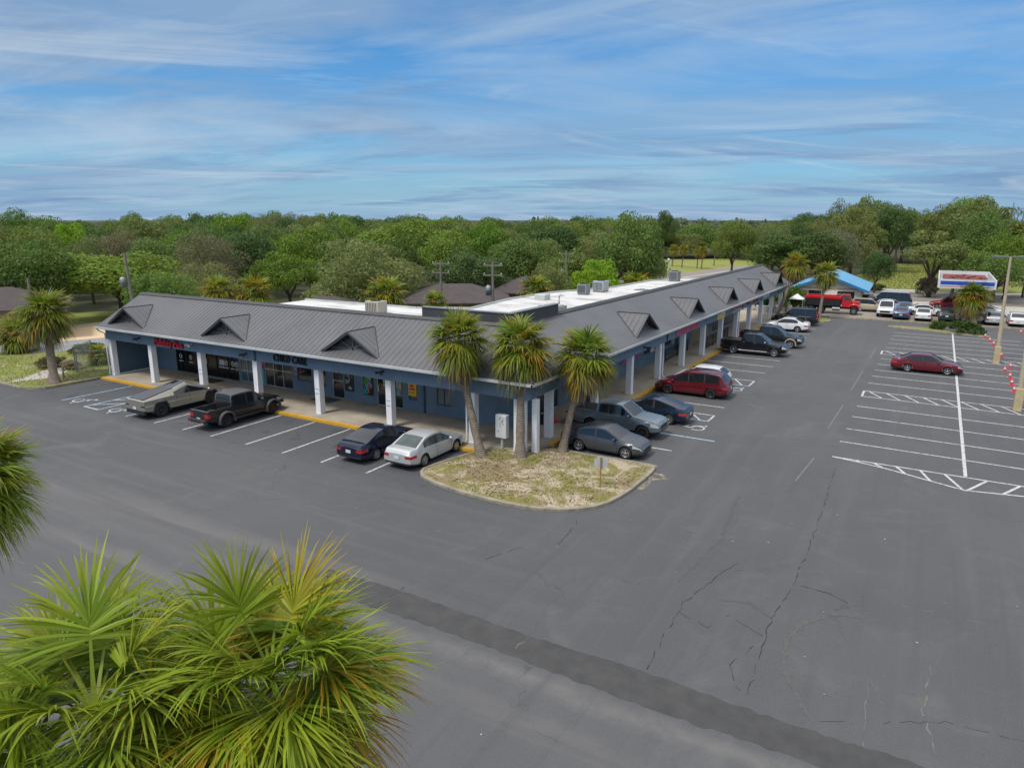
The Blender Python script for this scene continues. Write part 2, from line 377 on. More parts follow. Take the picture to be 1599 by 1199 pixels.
# big lot: centre line, stall lines both sides
x=2.42
seg(b,(x,39.15),(x,91.0),.16,M['linewhite'],.009)
ys=[42.2,45.1,48.2,51.2,59.2,62.1,64.8,67.6,70.5,77.2,80.0,82.8,85.6,88.2]
for i,y in enumerate(ys):
    dx=.0022*(y-40)*3
    seg(b,(-3.54+dx,y),(8.35,y-.42),W,M['linewhite'])
for y0,y1 in ((54.35,56.2),(73.0,74.9)):
    seg(b,(-3.45,y0),(10,y0-.35),W,M['linewhite']); seg(b,(-3.45,y1),(10,y1-.35),W,M['linewhite']); seg(b,(-3.45,y0),(-3.45,y1),W*1.2,M['linewhite'],.009)
    xx=-3.15
    while xx<8.5: seg(b,(xx,y1-.03*(xx+3)),(xx+.95,y0-.03*(xx+3)+.05),W,M['linewhite'],.0075); xx+=1.14
# tapered end hatch
top=lambda X:39.12-.012*(X+3.5)
ptsA=[(-3.55,39.12),(-2.2,38.84),(-.9,38.45),(.7,37.75),(2.35,37.05),(4.6,37.55),(8,38.1),(12,38.6)]
seg(b,(-3.55,39.12),(12,top(12)),W,M['linewhite'])
for a,c in zip(ptsA,ptsA[1:]): seg(b,a,c,W,M['linewhite'])
for a,c in (((-2.25,38.83),(-2.35,39.0)),((-1.55,39.05),(-1.15,38.55)),((-.55,39.05),(-.1,38.1)),((.5,39.05),(.95,37.65)),((1.55,39.05),(2.25,37.1)),((3.3,39.0),(2.45,37.1)),((4.6,39.0),(3.85,37.4)),((6,39.0),(5.2,37.7))):
    seg(b,a,c,W*1.1,M['linewhite'],.0075)
struct(b,'road_markings')
b=MB()
seg(b,(-50.95,24.75),(-50.95,29.8),W*1.1,M['lineblue']); seg(b,(-47.95,24.7),(-47.95,29.8),W*1.1,M['lineblue']); seg(b,(-46.35,24.7),(-46.35,29.8),W*1.1,M['lineblue'])
seg(b,(-48.0,24.65),(-46.3,24.65),W,M['linewhite'],.009); seg(b,(-43.2,24.6),(-43.2,29.8),W*1.1,M['lineblue'])
for y in (25.2,26.6,28.0): seg(b,(-47.9,y),(-46.4,y+1.3),W,M['linewhite'],.0075)
seg(b,(-16.7,38.6),(-9.6,38.55),W*1.2,M['lineblue']); 
for y,x0 in ((42.4,-11.05),(50.9,-11.5),(53.45,-11.05)): seg(b,(-16.7,y),(x0,y),W*1.2,M['lineblue'])
def wheelchair(b,cx,cy,ang,s=1.0):
    T=lambda p:(cx+s*(p[0]*math.cos(ang)-p[1]*math.sin(ang)),cy+s*(p[0]*math.sin(ang)+p[1]*math.cos(ang)))
    arc=[(.42*math.cos(a),.42*math.sin(a)) for a in [R(k) for k in range(-200,75,18)]]
    for p,q in zip(arc,arc[1:]): seg(b,T(p),T(q),.10*s,M['linewhite'],.008)
    for p,q in (((-.15,.35),(-.15,.98)),((-.15,.35),(.42,.28)),((.42,.28),(.62,-.22)),((.62,-.22),(.85,-.15)),((-.15,.72),(.25,.68))): seg(b,T(p),T(q),.10*s,M['linewhite'],.0085)
    hp=[T((-.15+.14*math.cos(a),1.15+.14*math.sin(a))) for a in [k*math.pi/5 for k in range(10)]]
    b.poly([(x_,y_,.008) for x_,y_ in hp],M['linewhite'])
wheelchair(b,-49.9,25.4,R(-60),.95); wheelchair(b,-45.2,25.2,R(-60),.95); wheelchair(b,-11.2,40.6,R(75),1.0); wheelchair(b,-11.6,51.9,R(75),1.0)
struct(b,'disabled_bay_markings')
b=MB()   # old ghost lines still showing through
for a,c in (((-4.6,34.3),(-4.35,38.4)),((-4.45,44.5),(-4.3,51)),((-4.3,56),(-4.2,64)),((-4.15,70),(-4.1,76))): seg(b,a,c,.09,M['linefaint'],.004)
struct(b,'faded_markings')
# dark repair strip and cracks
b=MB(); prs=[]
rr=random.Random(3)
xs=np.arange(-17.5,9,.22)
up_=[(x,16.62+.05*math.sin(x*.8)+rr.uniform(-.05,.05)) for x in xs]; dn=[(x,15.40+.07*math.sin(x*.5+1)+rr.uniform(-.06,.06)) for x in xs]
for i in range(len(xs)-1): b.quad((*dn[i],.004),(*dn[i+1],.004),(*up_[i+1],.004),(*up_[i],.004),M['patch'])
struct(b,'pavement_patch')
def crack(b,pts,wd,m,seed):
    r=random.Random(seed); P=[]
    for (a,c) in zip(pts,pts[1:]):
        n=max(2,int(math.dist(a,c)/.22))
        for k in range(n):
            t=k/n; P.append((a[0]+(c[0]-a[0])*t+r.gauss(0,.03),a[1]+(c[1]-a[1])*t+r.gauss(0,.03)))
    P.append(pts[-1])
    for k,(a,c) in enumerate(zip(P,P[1:])):
        if wd<.06 and r.random()<.22: continue
        seg(b,a,c,wd*r.uniform(.35,1.6),m,.0055)
b=MB()
crack(b,[(-3.17,37.3),(-2.91,28.1),(-2.96,23.5),(-3.16,21.3),(-3.09,19.56),(-2.97,17.2)],.022,M['crack'],1)
crack(b,[(-5.0,24.5),(-5.34,23.09),(-5.81,20.6),(-5.72,18.75),(-5.62,16.82)],.022,M['crack'],2)
crack(b,[(-2.71,23.88),(-1.9,23.86),(-1.2,23.5)],.03,M['crack'],3)
crack(b,[(-.29,19.5),(-.23,17.76),(-.16,16.64)],.025,M['crackpale'],4)
crack(b,[(-5.75,20.2),(-4.74,19.74),(-4.33,20.82),(-3.74,20.41),(-3.0,20)],.014,M['crack'],5)
crack(b,[(-11.88,25.67),(-11.44,24.43),(-11.31,22.46)],.02,M['crack'],6)
crack(b,[(-.19,24.17),(1.95,24.33),(2.62,24.31)],.03,M['crackpale'],7)
crack(b,[(-34,10.9),(-28.88,11.1),(-26.32,11.18),(-23.85,11.08),(-19,11.2)],.05,M['crackpale'],8)
crack(b,[(-14.3,16.9),(-14.4,15.4),(-14.8,13.2)],.022,M['crack'],9)
crack(b,[(-3.3,19.5),(-3.7,18.2),(-3.1,17.0)],.016,M['crack'],10)
crack(b,[(-9.2,16.5),(-9.4,14.8)],.04,M['crackpale'],11); crack(b,[(1.2,21),(1.0,18.8),(1.3,17.2)],.04,M['crackpale'],12)
crack(b,[(-16.5,20.6),(-15.0,22.0),(-13.9,23.4)],.03,M['crackpale'],13); crack(b,[(-30,19.2),(-25,19.8),(-20.5,21.5)],.025,M['crackpale'],14)
crack(b,[(-28,22.8),(-24.5,22.6),(-20.5,22.2)],.03,M['crackpale'],15); crack(b,[(-13,20),(-12.4,21.6)],.016,M['crack'],16)
crack(b,[(-10.2,15.3),(-11,13.4)],.03,M['crackpale'],17); crack(b,[(-1.2,17),(1.5,18.6),(4,18.9)],.010,M['crack'],18)
struct(b,'pavement_cracks')
# faint tyre arcs
b=MB()
M['tyremark0']=mat('tyre_mark_pale',(.092,.090,.087),.9,0,.2,4)
arc=[(-.6,23.0),(-1.6,22.5),(-2.3,21.5),(-2.55,20.2),(-2.4,19.0),(-2.0,18.0),(-1.3,16.9)]
crack(b,arc,.20,M['tyremark0'],20)
M['tyremark']=mat('tyre_mark',(.080,.078,.077),.9,0,.2,4)
crack(b,[(-3.2,21.3),(-3.9,21.9),(-4.8,21.6)],.12,M['tyremark'],21); crack(b,[(-6.5,31),(-6.0,26),(-6.4,22)],.10,M['tyremark'],22)
struct(b,'tyre_marks')

# ---------------------------------------------------------------- walkway with kerbs
def rx(Yc,base): return base+.0125*(Yc-34.5)
b=MB()
KX=-16.95
walk=[(-55.25,30.2),(-19.9,30.2),(-19.6,30.9),(-17.7,31.5),(KX-.25,33.0),(rx(99,KX)-.25,99.2),(rx(99,KX)-6,99.2),(rx(99,KX)-6,40),(-24,35.4),(-55.25,35.4)]
b.prism(walk,-.01,.15,M['walk'])
struct(b,'pavement')
b=MB()
def kerbrun(b,a,c,wd,h,m,side=1):
    a=Vector(a);c=Vector(c); d=(c-a).normalized(); nn=Vector((-d.y,d.x))*wd*side
    q=[a,c,c+nn,a+nn]
    if side<0: q=[a,a+nn,c+nn,c]
    b.prism([tuple(p) for p in q],-.01,h,m)
for i in range(13):                       # painted yellow, cast in lengths
    x0=-55.25+i*(35.2/13); kerbrun(b,(x0+.006,29.95),(x0+35.2/13-.006,29.95),.246,.158,M['yellow'])
for i in range(24):
    y0=33.0+i*2.75; kerbrun(b,(rx(y0,KX),y0+.006),(rx(y0+2.75,KX),y0+2.744),.246,.158,M['yellow'])
struct(b,'yellow_kerb')
# grass island at the corner with its concrete kerb
isl=[(-20.15,29.9),(-20.95,26.6),(-20.6,25.75),(-19.8,25.25),(-17.8,24.8),(-15.6,24.65),(-13.6,24.8),(-12.2,25.5),(-11.2,26.7),(-10.85,28.6),(-10.8,30.8),(-10.82,32.1),(-10.95,32.55),(-11.4,32.75),(-12.6,32.78),(-14.6,32.6),(-16.6,32.7),(-17.55,31.6),(-19.5,31.0)]
def smoothpoly(pts,it=1):
    for _ in range(it):
        o=[]
        for i in range(len(pts)):
            a=pts[i];c=pts[(i+1)%len(pts)]
            o+= [(a[0]*.75+c[0]*.25,a[1]*.75+c[1]*.25),(a[0]*.25+c[0]*.75,a[1]*.25+c[1]*.75)]
        pts=o
    return pts
def inset(pts,d):
    n=len(pts); out=[]
    for i in range(n):
        p0=Vector(pts[i-1]);p1=Vector(pts[i]);p2=Vector(pts[(i+1)%n])
        t=((p1-p0).normalized()+(p2-p1).normalized()).normalized(); nn=Vector((-t.y,t.x)); out.append(tuple(p1+nn*d))
    return out
def island(pts,name,grass,kw=.17,h=.14):
    o=smoothpoly(pts,1); i=inset(o,kw); n=len(o); b=MB()
    vs=[(x,y,-.01) for x,y in o]+[(x,y,h-.02) for x,y in o]+[(x,y,h) for x,y in inset(o,.03)]+[(x,y,h) for x,y in i]+[(x,y,.02) for x,y in i]
    for k in range(4): b.add(vs,[(k*n+j,k*n+(j+1)%n,(k+1)*n+(j+1)%n,(k+1)*n+j) for j in range(n)],M['kerb'])
    struct(b,name+'_kerb')
    # gently mounded soil
    b=MB(); c=np.mean(np.array(i),axis=0); vs=[];K=7
    r=random.Random(5)
    for k in range(K+1):
        t=k/K
        for x,y in i: vs.append((c[0]+(x-c[0])*t,c[1]+(y-c[1])*t,h-.03+.10*(1-t*t)+(r.uniform(-.02,.02) if 0<k<K else 0)))
    b.add(vs,[(k*n+j,(k+1)*n+j,(k+1)*n+(j+1)%n,k*n+(j+1)%n) for k in range(K) for j in range(n)],grass,True)
    return struct(b,name)
isl.reverse() if sum(a[0]*c[1]-c[0]*a[1] for a,c in zip(isl,isl[1:]+isl[:1]))<0 else None
island(isl,'grass_island',M['islandgrass'])
il2=[(-4.2,92.9),(-3.6,91.7),(.5,90.9),(5.4,88.9),(5.9,89.3),(5.5,90.1),(2.6,92.0),(-2,93.6)]
island(il2,'bush_island',M['verge'])
il3=[(-13.2,92.2),(-11.2,92.0),(-10.2,93.4),(-10.6,95.4),(-12.6,96.4),(-13.4,95.0)]
island(il3,'palm_island',M['verge'])
b=MB()
vk=[(-75,25.3),(-60.5,25.1),(-57.2,25.05),(-55.6,26.0),(-55.4,29.95)]
for a,c in zip(vk,vk[1:]): kerbrun(b,a,c,.16,.14,M['kerb'])
kerbrun(b,(-10.5,97.6),(60,97.6),.16,.12,M['kerb'])
struct(b,'verge_kerb')
# sand washed out over the asphalt by the island's corner
m,nt,bs=nodes('washed_sand'); p=posn(nt)
L(nt,mix(nt,ramp(nt,noise(nt,p,1.6,6,.75),[(.42,0),(.62,1)]),(.072,.071,.071),(.30,.25,.18)),bs.inputs['Base Color']); bs.inputs['Roughness'].default_value=.95
b=MB(); r=random.Random(9)
for cx,cy,a,bb in ((-10.62,31.5,.75,.6),(-10.62,30.2,.2,.9),(-11.4,32.95,.7,.2)):
    b.poly([(cx+a*math.cos(t)*r.uniform(.6,1.1),cy+bb*math.sin(t)*r.uniform(.6,1.1),.0045) for t in np.linspace(0,2*math.pi,22,endpoint=False)],m)
struct(b,'washed_sand')
# ------------------------------------------------------------------ shopping plaza
m,nt,b=nodes('standing_seam_roof'); v=objco(nt)
col=mix(nt,ramp(nt,noise(nt,v,.25,5,.6),[(.35,0),(.65,1)]),(.094,.094,.101),(.118,.118,.124)); col=mix(nt,math_(nt,'MULTIPLY',ramp(nt,noise(nt,v,1.6,6,.7,.6),[(.5,0),(.72,1)]),.35),col,(.150,.147,.143)); L(nt,col,b.inputs['Base Color'])
b.inputs['Roughness'].default_value=.5; b.inputs['Metallic'].default_value=.15; M['roofmetal']=m
m,nt,b=nodes('white_flat_roof'); p=posn(nt)
col=mix(nt,ramp(nt,noise(nt,p,.5,6,.7,.5),[(.5,0),(.68,1)]),(.56,.56,.55),(.42,.40,.37))
col=mix(nt,math_(nt,'MULTIPLY',ramp(nt,noise(nt,vscale(nt,p,(.25,1,1)),.45,6,.7,1),[(.50,0),(.64,1)]),.75),col,(.25,.19,.145))
L(nt,col,b.inputs['Base Color']); b.inputs['Roughness'].default_value=.8; M['whiteroof']=m
M['tanwall']=mat('tan_stucco_bulkhead',(.33,.26,.15),.85,0,.2,1.2)
M['redfilm']=mat('red_window_film',(.45,.03,.035),.4,0,.2,2)
SH=.0125
def rwx(base,Y): return base+SH*(Y-34.5)
XE,XF,XC,XW=-16.75,-17.35,-17.85,-20.45      # right wing: eave, fascia face, columns, shop wall (at Y=34.5)
YE,YF,YC,YW=30.25,30.85,31.15,34.6            # left wing
ZE,ZF,ZR=4.10,3.05,6.32
YEND=98.4; XL=-55.4
plaza=thing('shopping_plaza','long L-shaped grey-roofed blue shopping plaza with white columns, in the middle','shopping plaza',(-18,31,0))
def P(mb,name,parent=None): return mb.build(name,parent or plaza,world=True)
YB=42.0
# --- walls
b=MB()
def wallL(y,x0,x1,z0,z1,holes):
    """wall in the plane Y=y with rectangular openings [(xa,xb,za,zb)], sorted"""
    x=x0
    for xa,xb,za,zb in holes:
        if xa>x: b.box(x,xa,y,y+.22,z0,z1,M['blue'])
        if za>z0+.01: b.box(xa,xb,y,y+.22,z0,za,M['blue'])
        if zb<z1-.01: b.box(xa,xb,y,y+.22,zb,z1,M['blue'])
        x=xb
    if x<x1: b.box(x,x1,y,y+.22,z0,z1,M['blue'])
HL=[(-52.35,-44.75,.17,2.75),(-44.55,-43.0,.2,2.75),(-42.75,-41.92,.17,2.7),(-41.84,-38.95,.2,2.7),(-38.4,-37.0,.95,2.6),(-36.5,-35.62,.8,2.6),(-35.0,-33.95,.16,2.6),(-33.85,-33.0,.75,2.55),(-32.15,-31.25,.75,2.55),(-30.95,-28.8,.16,2.6),(-28.3,-27.6,.85,2.6),(-26.05,-24.95,.8,2.6)]
wallL(YW,XL+.25,XW,.15,4.3,HL)
wl=b.build('front_wall',plaza,world=True)
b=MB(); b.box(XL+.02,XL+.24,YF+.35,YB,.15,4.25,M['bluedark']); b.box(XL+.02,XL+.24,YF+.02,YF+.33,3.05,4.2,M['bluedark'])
b.box(XL+.24,XL+.275,YF+.45,YW,.15,.24,M['white'])
P(b,'end_wall')
b=MB()
HR=[(35.5,36.2,.9,2.3),(37.6,39.3,.16,2.7),(39.4,40.3,.16,2.7),(40.7,41.6,1.1,2.5),(42.1,44.2,.5,2.6),(46.6,47.8,.9,2.6),(48.6,49.6,.16,2.6),(51.0,54.6,1.2,2.6),(55.6,57.0,1.1,2.6),(58.2,59.2,1.1,2.6),(60.6,62.4,1.1,2.6),(63.4,64.6,.16,2.7),(68.4,74.6,1.25,3.0),(75.6,80.0,.3,3.0),(80.4,85.2,.3,3.0)]
def wallR(x,y0,y1,z0,z1,holes):
    y=y0
    def bx(ya,yb,za,zb,mm):
        xa,xb=rwx(x,ya),rwx(x,yb)
        vs=[(xa,ya,za),(xb,yb,za),(xb-.22,yb,za),(xa-.22,ya,za)]; vs+= [(p[0],p[1],zb) for p in vs]
        b.add(vs,[(0,3,2,1),(4,5,6,7),(0,1,5,4),(1,2,6,5),(2,3,7,6),(3,0,4,7)],mm)
    for ya,yb,za,zb in holes:
        wm=M['blue']
        if ya>y: bx(y,ya,z0,z1,wm)
        low=M['tanwall'] if 66<ya<75 else M['blue']
        if za>z0+.01: bx(ya,yb,z0,za,low)
        if zb<z1-.01: bx(ya,yb,zb,z1,M['blue'])
        y=yb
    if y<y1: bx(y,y1,z0,z1,M['blue'])
    return bx
bx=wallR(XW,34.83,86.4,.15,4.3,HR)
P(b,'front_wall')
# rear body (plain walls below the flat roof)
RP=[(-45.0,34.75),(-45.0,YB),(-33.4,YB+.2),(-29.8,44.0),(-30.6,51.4),(-30.0,58.0),(-27.3,64.9),(-26.6,75.0),(-24.9,79.7),(-22.6,80.2),(rwx(-20.75,80.2),80.2),(rwx(-20.75,34.9),34.9)]
b=MB(); b.prism([(x,y) for x,y in RP][::-1] if False else RP[::-1],.0,5.62,M['darkgrey'],top=M['whiteroof'])
# low white upstand around the flat roof
for a,c in zip(RP[1:9],RP[2:10]):
    a=Vector(a);c=Vector(c);d=(c-a).normalized();nn=Vector((-d.y,d.x))*-.12
    q=[a,c,c+nn,a+nn]; b.prism([tuple(p) for p in q],5.6,5.76,M['gutter'])
P(b,'flat_roof')
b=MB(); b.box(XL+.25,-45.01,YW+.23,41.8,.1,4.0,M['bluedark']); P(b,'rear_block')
# --- sloped metal roof in two wings with a mitred hip, seams as real ribs
SL=(ZR-ZE)/(34.25-YE)
def zroofL(y): return ZE+SL*(y-YE)
YR=34.25; XRg=-20.75
b=MB()
T=.09
def slab(pts,m,t=T):
    n=len(pts); b.add([(x,y,z) for x,y,z in pts],[tuple(range(n))],m)
    vs=list(pts)+[(x,y,z-t) for x,y,z in pts]
    b.add(vs,[(i,n+i,n+(i+1)%n,(i+1)%n) for i in range(n)],M['darkgrey']); b.add([(x,y,z-t) for x,y,z in pts],[tuple(range(n-1,-1,-1))],M['darkgrey'])
XLe=XL-.12
slab([(XLe,YE,ZE),(XE,YE,ZE),(XRg,YR,ZR),(XLe,YR,ZR)],M['roofmetal'])
slab([(rwx(XE,YEND),YEND,ZE),(rwx(XRg,YEND),YEND,ZR),(XRg,YR,ZR),(XE,YE,ZE)][::-1],M['roofmetal'])
x=XLe+.2
while x<XE-.1:           # ribs, left wing
    ye=YR if x<XRg else YR-(x-XRg)*(YR-YE)/(XE-XRg)
    z1=zroofL(ye); b.add([(x-.018,YE,ZE+.002),(x+.018,YE,ZE+.002),(x+.018,ye,z1+.002),(x-.018,ye,z1+.002),(x-.009,YE,ZE+.022),(x+.009,YE,ZE+.022),(x+.009,ye,z1+.022),(x-.009,ye,z1+.022)],[(4,5,6,7),(0,4,7,3),(1,2,6,5),(0,1,5,4)],M['roofmetal']); x+=.41
y=YE+.3
while y<YEND-.1:
    te=1.0 if y>YR else (y-YE)/(YR-YE)
    xa=rwx(XE,y) if y>YR else XE; xb=xa+(XRg-XE)*te; zb=ZE+(ZR-ZE)*te
    b.add([(xa,y-.018,ZE+.002),(xa,y+.018,ZE+.002),(xb,y+.018,zb+.002),(xb,y-.018,zb+.002),(xa,y-.009,ZE+.022),(xa,y+.009,ZE+.022),(xb,y+.009,zb+.022),(xb,y-.009,zb+.022)],[(4,7,6,5),(0,3,7,4),(1,5,6,2),(0,4,5,1)],M['roofmetal']); y+=.41
roof=P(b,'roof')
b=MB()     # ridge capping and the back face behind it
b.add([(XLe,YR-.22,ZR-.06),(XRg+.1,YR-.22,ZR-.06),(XRg+.1,YR-.06,ZR+.09),(XLe,YR-.06,ZR+.09),(XLe,YR+.16,ZR+.09),(XRg-.2,YR+.16,ZR+.09),(XLe,YR+.16,5.2),(XRg-.2,YR+.16,5.2)],[(0,1,2,3),(3,2,5,4),(4,5,7,6)],M['darkgrey'])
xf=rwx(XRg,YEND)
b.add([(XRg+.22,YR,ZR-.06),(xf+.22,YEND,ZR-.06),(xf+.06,YEND,ZR+.09),(XRg+.06,YR,ZR+.09),(xf-.16,YEND,ZR+.09),(XRg-.16,YR+.2,ZR+.09),(xf-.16,YEND,5.0),(XRg-.16,YR+.2,5.0)],[(0,1,2,3),(3,2,4,5),(5,4,6,7)],M['darkgrey'])
b.tube([(XE+.03,YE-.02,ZE+.04),(XRg,YR,ZR+.08)],.07,M['darkgrey'],6)
P(b,'ridge_cap',roof)
# gable ends of the sloped roof
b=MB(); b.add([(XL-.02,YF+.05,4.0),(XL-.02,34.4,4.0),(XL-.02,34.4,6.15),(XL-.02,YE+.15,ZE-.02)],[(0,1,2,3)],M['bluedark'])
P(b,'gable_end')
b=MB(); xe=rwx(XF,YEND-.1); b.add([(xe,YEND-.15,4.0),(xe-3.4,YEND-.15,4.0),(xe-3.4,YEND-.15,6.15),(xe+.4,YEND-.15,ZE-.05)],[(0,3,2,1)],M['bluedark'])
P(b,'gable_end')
# corner parapet above the hip
b=MB()
for q in ([(-26.9,34.45),(-20.55,34.45),(-20.55,34.75),(-26.9,34.75)],[(-20.55,34.76),(rwx(-20.55,40.3),40.3),(rwx(-20.85,40.3),40.3),(-20.85,34.76)]): b.prism(q,5.3,6.93,M['darkgrey'])
for q in ([(-26.94,34.40),(-20.49,34.40),(-20.49,34.80),(-26.94,34.80)],[(-20.49,34.81),(rwx(-20.49,40.34),40.34),(rwx(-20.91,40.34),40.34),(-20.91,34.81)]): b.prism(q,6.933,6.98,M['galv'])
P(b,'parapet')
# --- fascia, gutters, ceiling of the arcade
b=MB(); b.box(XL,XF+.0,YF,YF+.3,ZF,4.0,M['blue']); P(b,'fascia')
b=MB(); 
def bR(mb,xa,xb,y0,y1,z0,z1,mm):
    vs=[(rwx(xa,y0),y0,z0),(rwx(xb,y0),y0,z0),(rwx(xb,y1),y1,z0),(rwx(xa,y1),y1,z0)]; vs+=[(p[0],p[1],z1) for p in vs]
    mb.add(vs,[(0,3,2,1),(4,5,6,7),(0,1,5,4),(1,2,6,5),(2,3,7,6),(3,0,4,7)],mm)
bR(b,XF-.3,XF,YF+.003,YEND-.2,ZF+.003,4.0,M['blue']); P(b,'fascia')
b=MB(); b.box(XL+.26,XF-.32,YF+.31,YW-.02,3.3,3.36,M['white']); bR(b,XW+.02,XF-.32,YW-.01,YEND-.3,3.3,3.36,M['white']); b.box(XLe,XE,YE+.1,YF-.003,3.94,3.99,M['blue']); bR(b,XF+.003,XE-.1,YF,YEND-.2,3.94,3.99,M['blue'])
P(b,'arcade_ceiling')
b=MB(); b.box(XLe-.03,XE+.06,YE-.11,YE+.0,ZE-.14,ZE+.0,M['gutter']); P(b,'gutter')
b=MB(); bR(b,XE+.002,XE+.11,YE-.11,YEND,ZE-.141,ZE-.001,M['gutter']); P(b,'gutter')
# --- columns
cl=[-55.2,-50.0,-44.2,-38.4,-32.68,-26.85,-20.95]; cr=[34.15,40.25,46.1,51.85,57.65,63.4,69.2,75.0,80.7,86.4,92.1,97.7]
def column(x,y,wx=.42,wy=.42):
    b=MB(); b.box(x-wx/2,x+wx/2,y-wy/2,y+wy/2,.145,ZF+.002,M['white'],.015); b.box(x-wx/2-.012,x+wx/2+.012,y-wy/2-.012,y+wy/2+.012,.146,.24,M['white'],.015)
    return P(b,'column')
for x in cl: column(x,YC)
column(-17.95,31.12,.62,.42); column(-17.2,31.42,.3,.34)
for y in cr: column(rwx(XC,y),y)
def downspout(pts,m):
    b=MB(); b.tube(pts,.055,m,6,smooth=True); P(b,'downspout')
downspout([(XL-.05,YE-.05,ZE-.1),(XL-.1,YE+.15,ZE-.35),(XL+.02,YF-.06,ZE-.6),(XL+.02,YF-.06,.2)],M['white'])
downspout([(-38.12,YF-.06,4.0),(-38.12,YF-.06,ZF)],M['bluedark']); downspout([(-38.12,YC-.27,ZF),(-38.12,YC-.27,.35),(-38.12,YC-.5,.2)],M['white'])
for y in (51.85,75.0): downspout([(rwx(XF,y+.3)+.06,y+.3,4.0),(rwx(XF,y+.3)+.06,y+.3,ZF)],M['bluedark']); downspout([(rwx(XC,y+.3)+.27,y+.3,ZF),(rwx(XC,y+.3)+.27,y+.3,.35),(rwx(XC,y+.3)+.5,y+.3,.2)],M['white'])
downspout([(-21.35,YC-.1,ZF),(-21.35,YC-.1,.2)],M['white'])
for x in (-27.0,): downspout([(x,YW-.07,3.3),(x,YW-.07,.15)],M['bluedark'])
# --- dormers
def dormer(place,name='dormer'):
    """local: u along the eave, v up the slope from the eave"""
    hw,v0,z0,za=2.25,.62,ZE+SL*.62,5.66
    vR=(za-ZE)/SL
    b=MB(); q=lambda u,v,z: place(u,v,z)
    def two(pts,m): 
        b.add([q(*p) for p in pts],[tuple(range(len(pts)))],m)
    # two roof planes overhanging the front
    th=.08
    for s in (-1,1):
        lo=(s*hw,v0-.25,z0-.10); ap=(0,v0-.25,za+.04); rk=(0,vR,za+.04); bs=(s*hw,v0-.02,z0-.02)
        two([lo,ap,rk,bs],M['roofmetal'])
        two([lo,(s*hw,v0-.25,z0-.10-th*1.6),(0,v0-.25,za+.04-th*1.6),ap],M['darkgrey'])
        two([(s*hw,v0-.25,z0-.18),(0,v0-.25,za-.1),(0,v0+.5,za-.1),(s*hw,v0+.1,z0-.1)],M['darkgrey'])
        for p_,q_ in (((s*hw,v0-.25,z0-.08),(0,v0-.25,za+.06)),((0,v0-.25,za+.06),(0,vR,za+.06)),((0,vR,za+.05),(s*hw,v0-.1,z0-.02))): b.tube([q(*p_),q(*q_)],.024,M['darkgrey'],5)
        for k in range(0,6):     # seams running down from the little ridge
            t=(k+.35)/6; vr=(v0-.25)+(vR-v0+.25)*t
            b.tube([q(0,vr,za+.045),q(s*hw*(1-t),vr,za+.045+(z0-.06-za-.04)*(1-t))],.012,M['roofmetal'],4,cap=False)
    o=P(b,name)
    b=MB()
    g0=v0+.22; zg=z0+.10
    b.add([q(-hw*.80,g0,zg),q(hw*.80,g0,zg),q(0,g0,za-.22)],[(0,1,2)],M['darkgrey'])
    def bar(a,c,w=.09):
        a=Vector(a);c=Vector(c);d=(c-a);d.normalize();n_=Vector((-d.z,0,d.x))*w/2; f=Vector((0,-.06,0))
        pts=[a-n_,c-n_,c+n_,a+n_]; b.add([q(*(p+f)) for p in pts]+[q(*p) for p in pts],[(0,1,2,3),(0,4,5,1),(2,6,7,3)],M['roofmetal'])
    bar((-hw*.8,g0,zg+.05),(hw*.8,g0,zg+.05),.14); bar((0,g0,zg),(0,g0,za-.3),.10); bar((0,g0,zg+.1),(-hw*.42,g0,zg+.48),.09); bar((0,g0,zg+.1),(hw*.42,g0,zg+.48),.09)
    P(b,'truss',o)
for x in (-52.25,-41.05,-29.55): dormer(lambda u,v,z,x=x:(x+u,YE+v,z))
for y in (47.5,58.95,70.25,81.6,92.6): dormer(lambda u,v,z,y=y:(rwx(XE,y)-v,y+u,z))
# --- shop windows and doors
def windowL(x0,x1,z0,z1,nx,nz,glass,fr=M['alum'],name='window',fw=.05,door=False):
    b=MB(); y=YW+.05
    for k in range(nx+1):
        xx=x0+(x1-x0)*k/nx; b.box(max(x0,xx-fw/2),min(x1,xx+fw/2) if k else x0+fw,y-.03,y+.05,z0,z1,fr)
    for k in range(nz+1):
        zz=z0+(z1-z0)*k/nz; b.box(x0+.003,x1-.003,y-.027,y+.047,max(z0,zz-fw/2),min(z1,zz+fw/2) if k else z0+fw,fr)
    o=P(b,'window' if not door else 'door')
    b=MB(); b.box(x0+.01,x1-.01,y+.012,y+.03,z0+.01,z1-.01,glass); P(b,'pane',o)
    if door:
        b=MB(); b.box(x0+.12,x0+.16,y-.09,y-.03,z0+.95,z0+1.35,M['chrome']); P(b,'handle',o)
    return o
def windowR(y0,y1,z0,z1,ny,nz,glass,fr=M['alum'],fw=.06,door=False):
    b=MB(); xw=rwx(XW,(y0+y1)/2)-.06
    for k in range(ny+1):
        yy=y0+(y1-y0)*k/ny; b.box(xw-.05,xw+.03,max(y0,yy-fw/2),min(y1,yy+fw/2) if k else y0+fw,z0,z1,fr)
    for k in range(nz+1):
        zz=z0+(z1-z0)*k/nz; b.box(xw-.047,xw+.027,y0+.003,y1-.003,max(z0,zz-fw/2),min(z1,zz+fw/2) if k else z0+fw,fr)
    o=P(b,'window' if not door else 'door')
    b=MB(); b.box(xw-.03,xw-.012,y0+.01,y1-.01,z0+.01,z1-.01,glass); P(b,'pane',o)
    return o
blk=M['blacktrim']; BG=mat('black_tinted_shop_glass',(.006,.007,.008),.12,0,.3,.8,spec=.35)
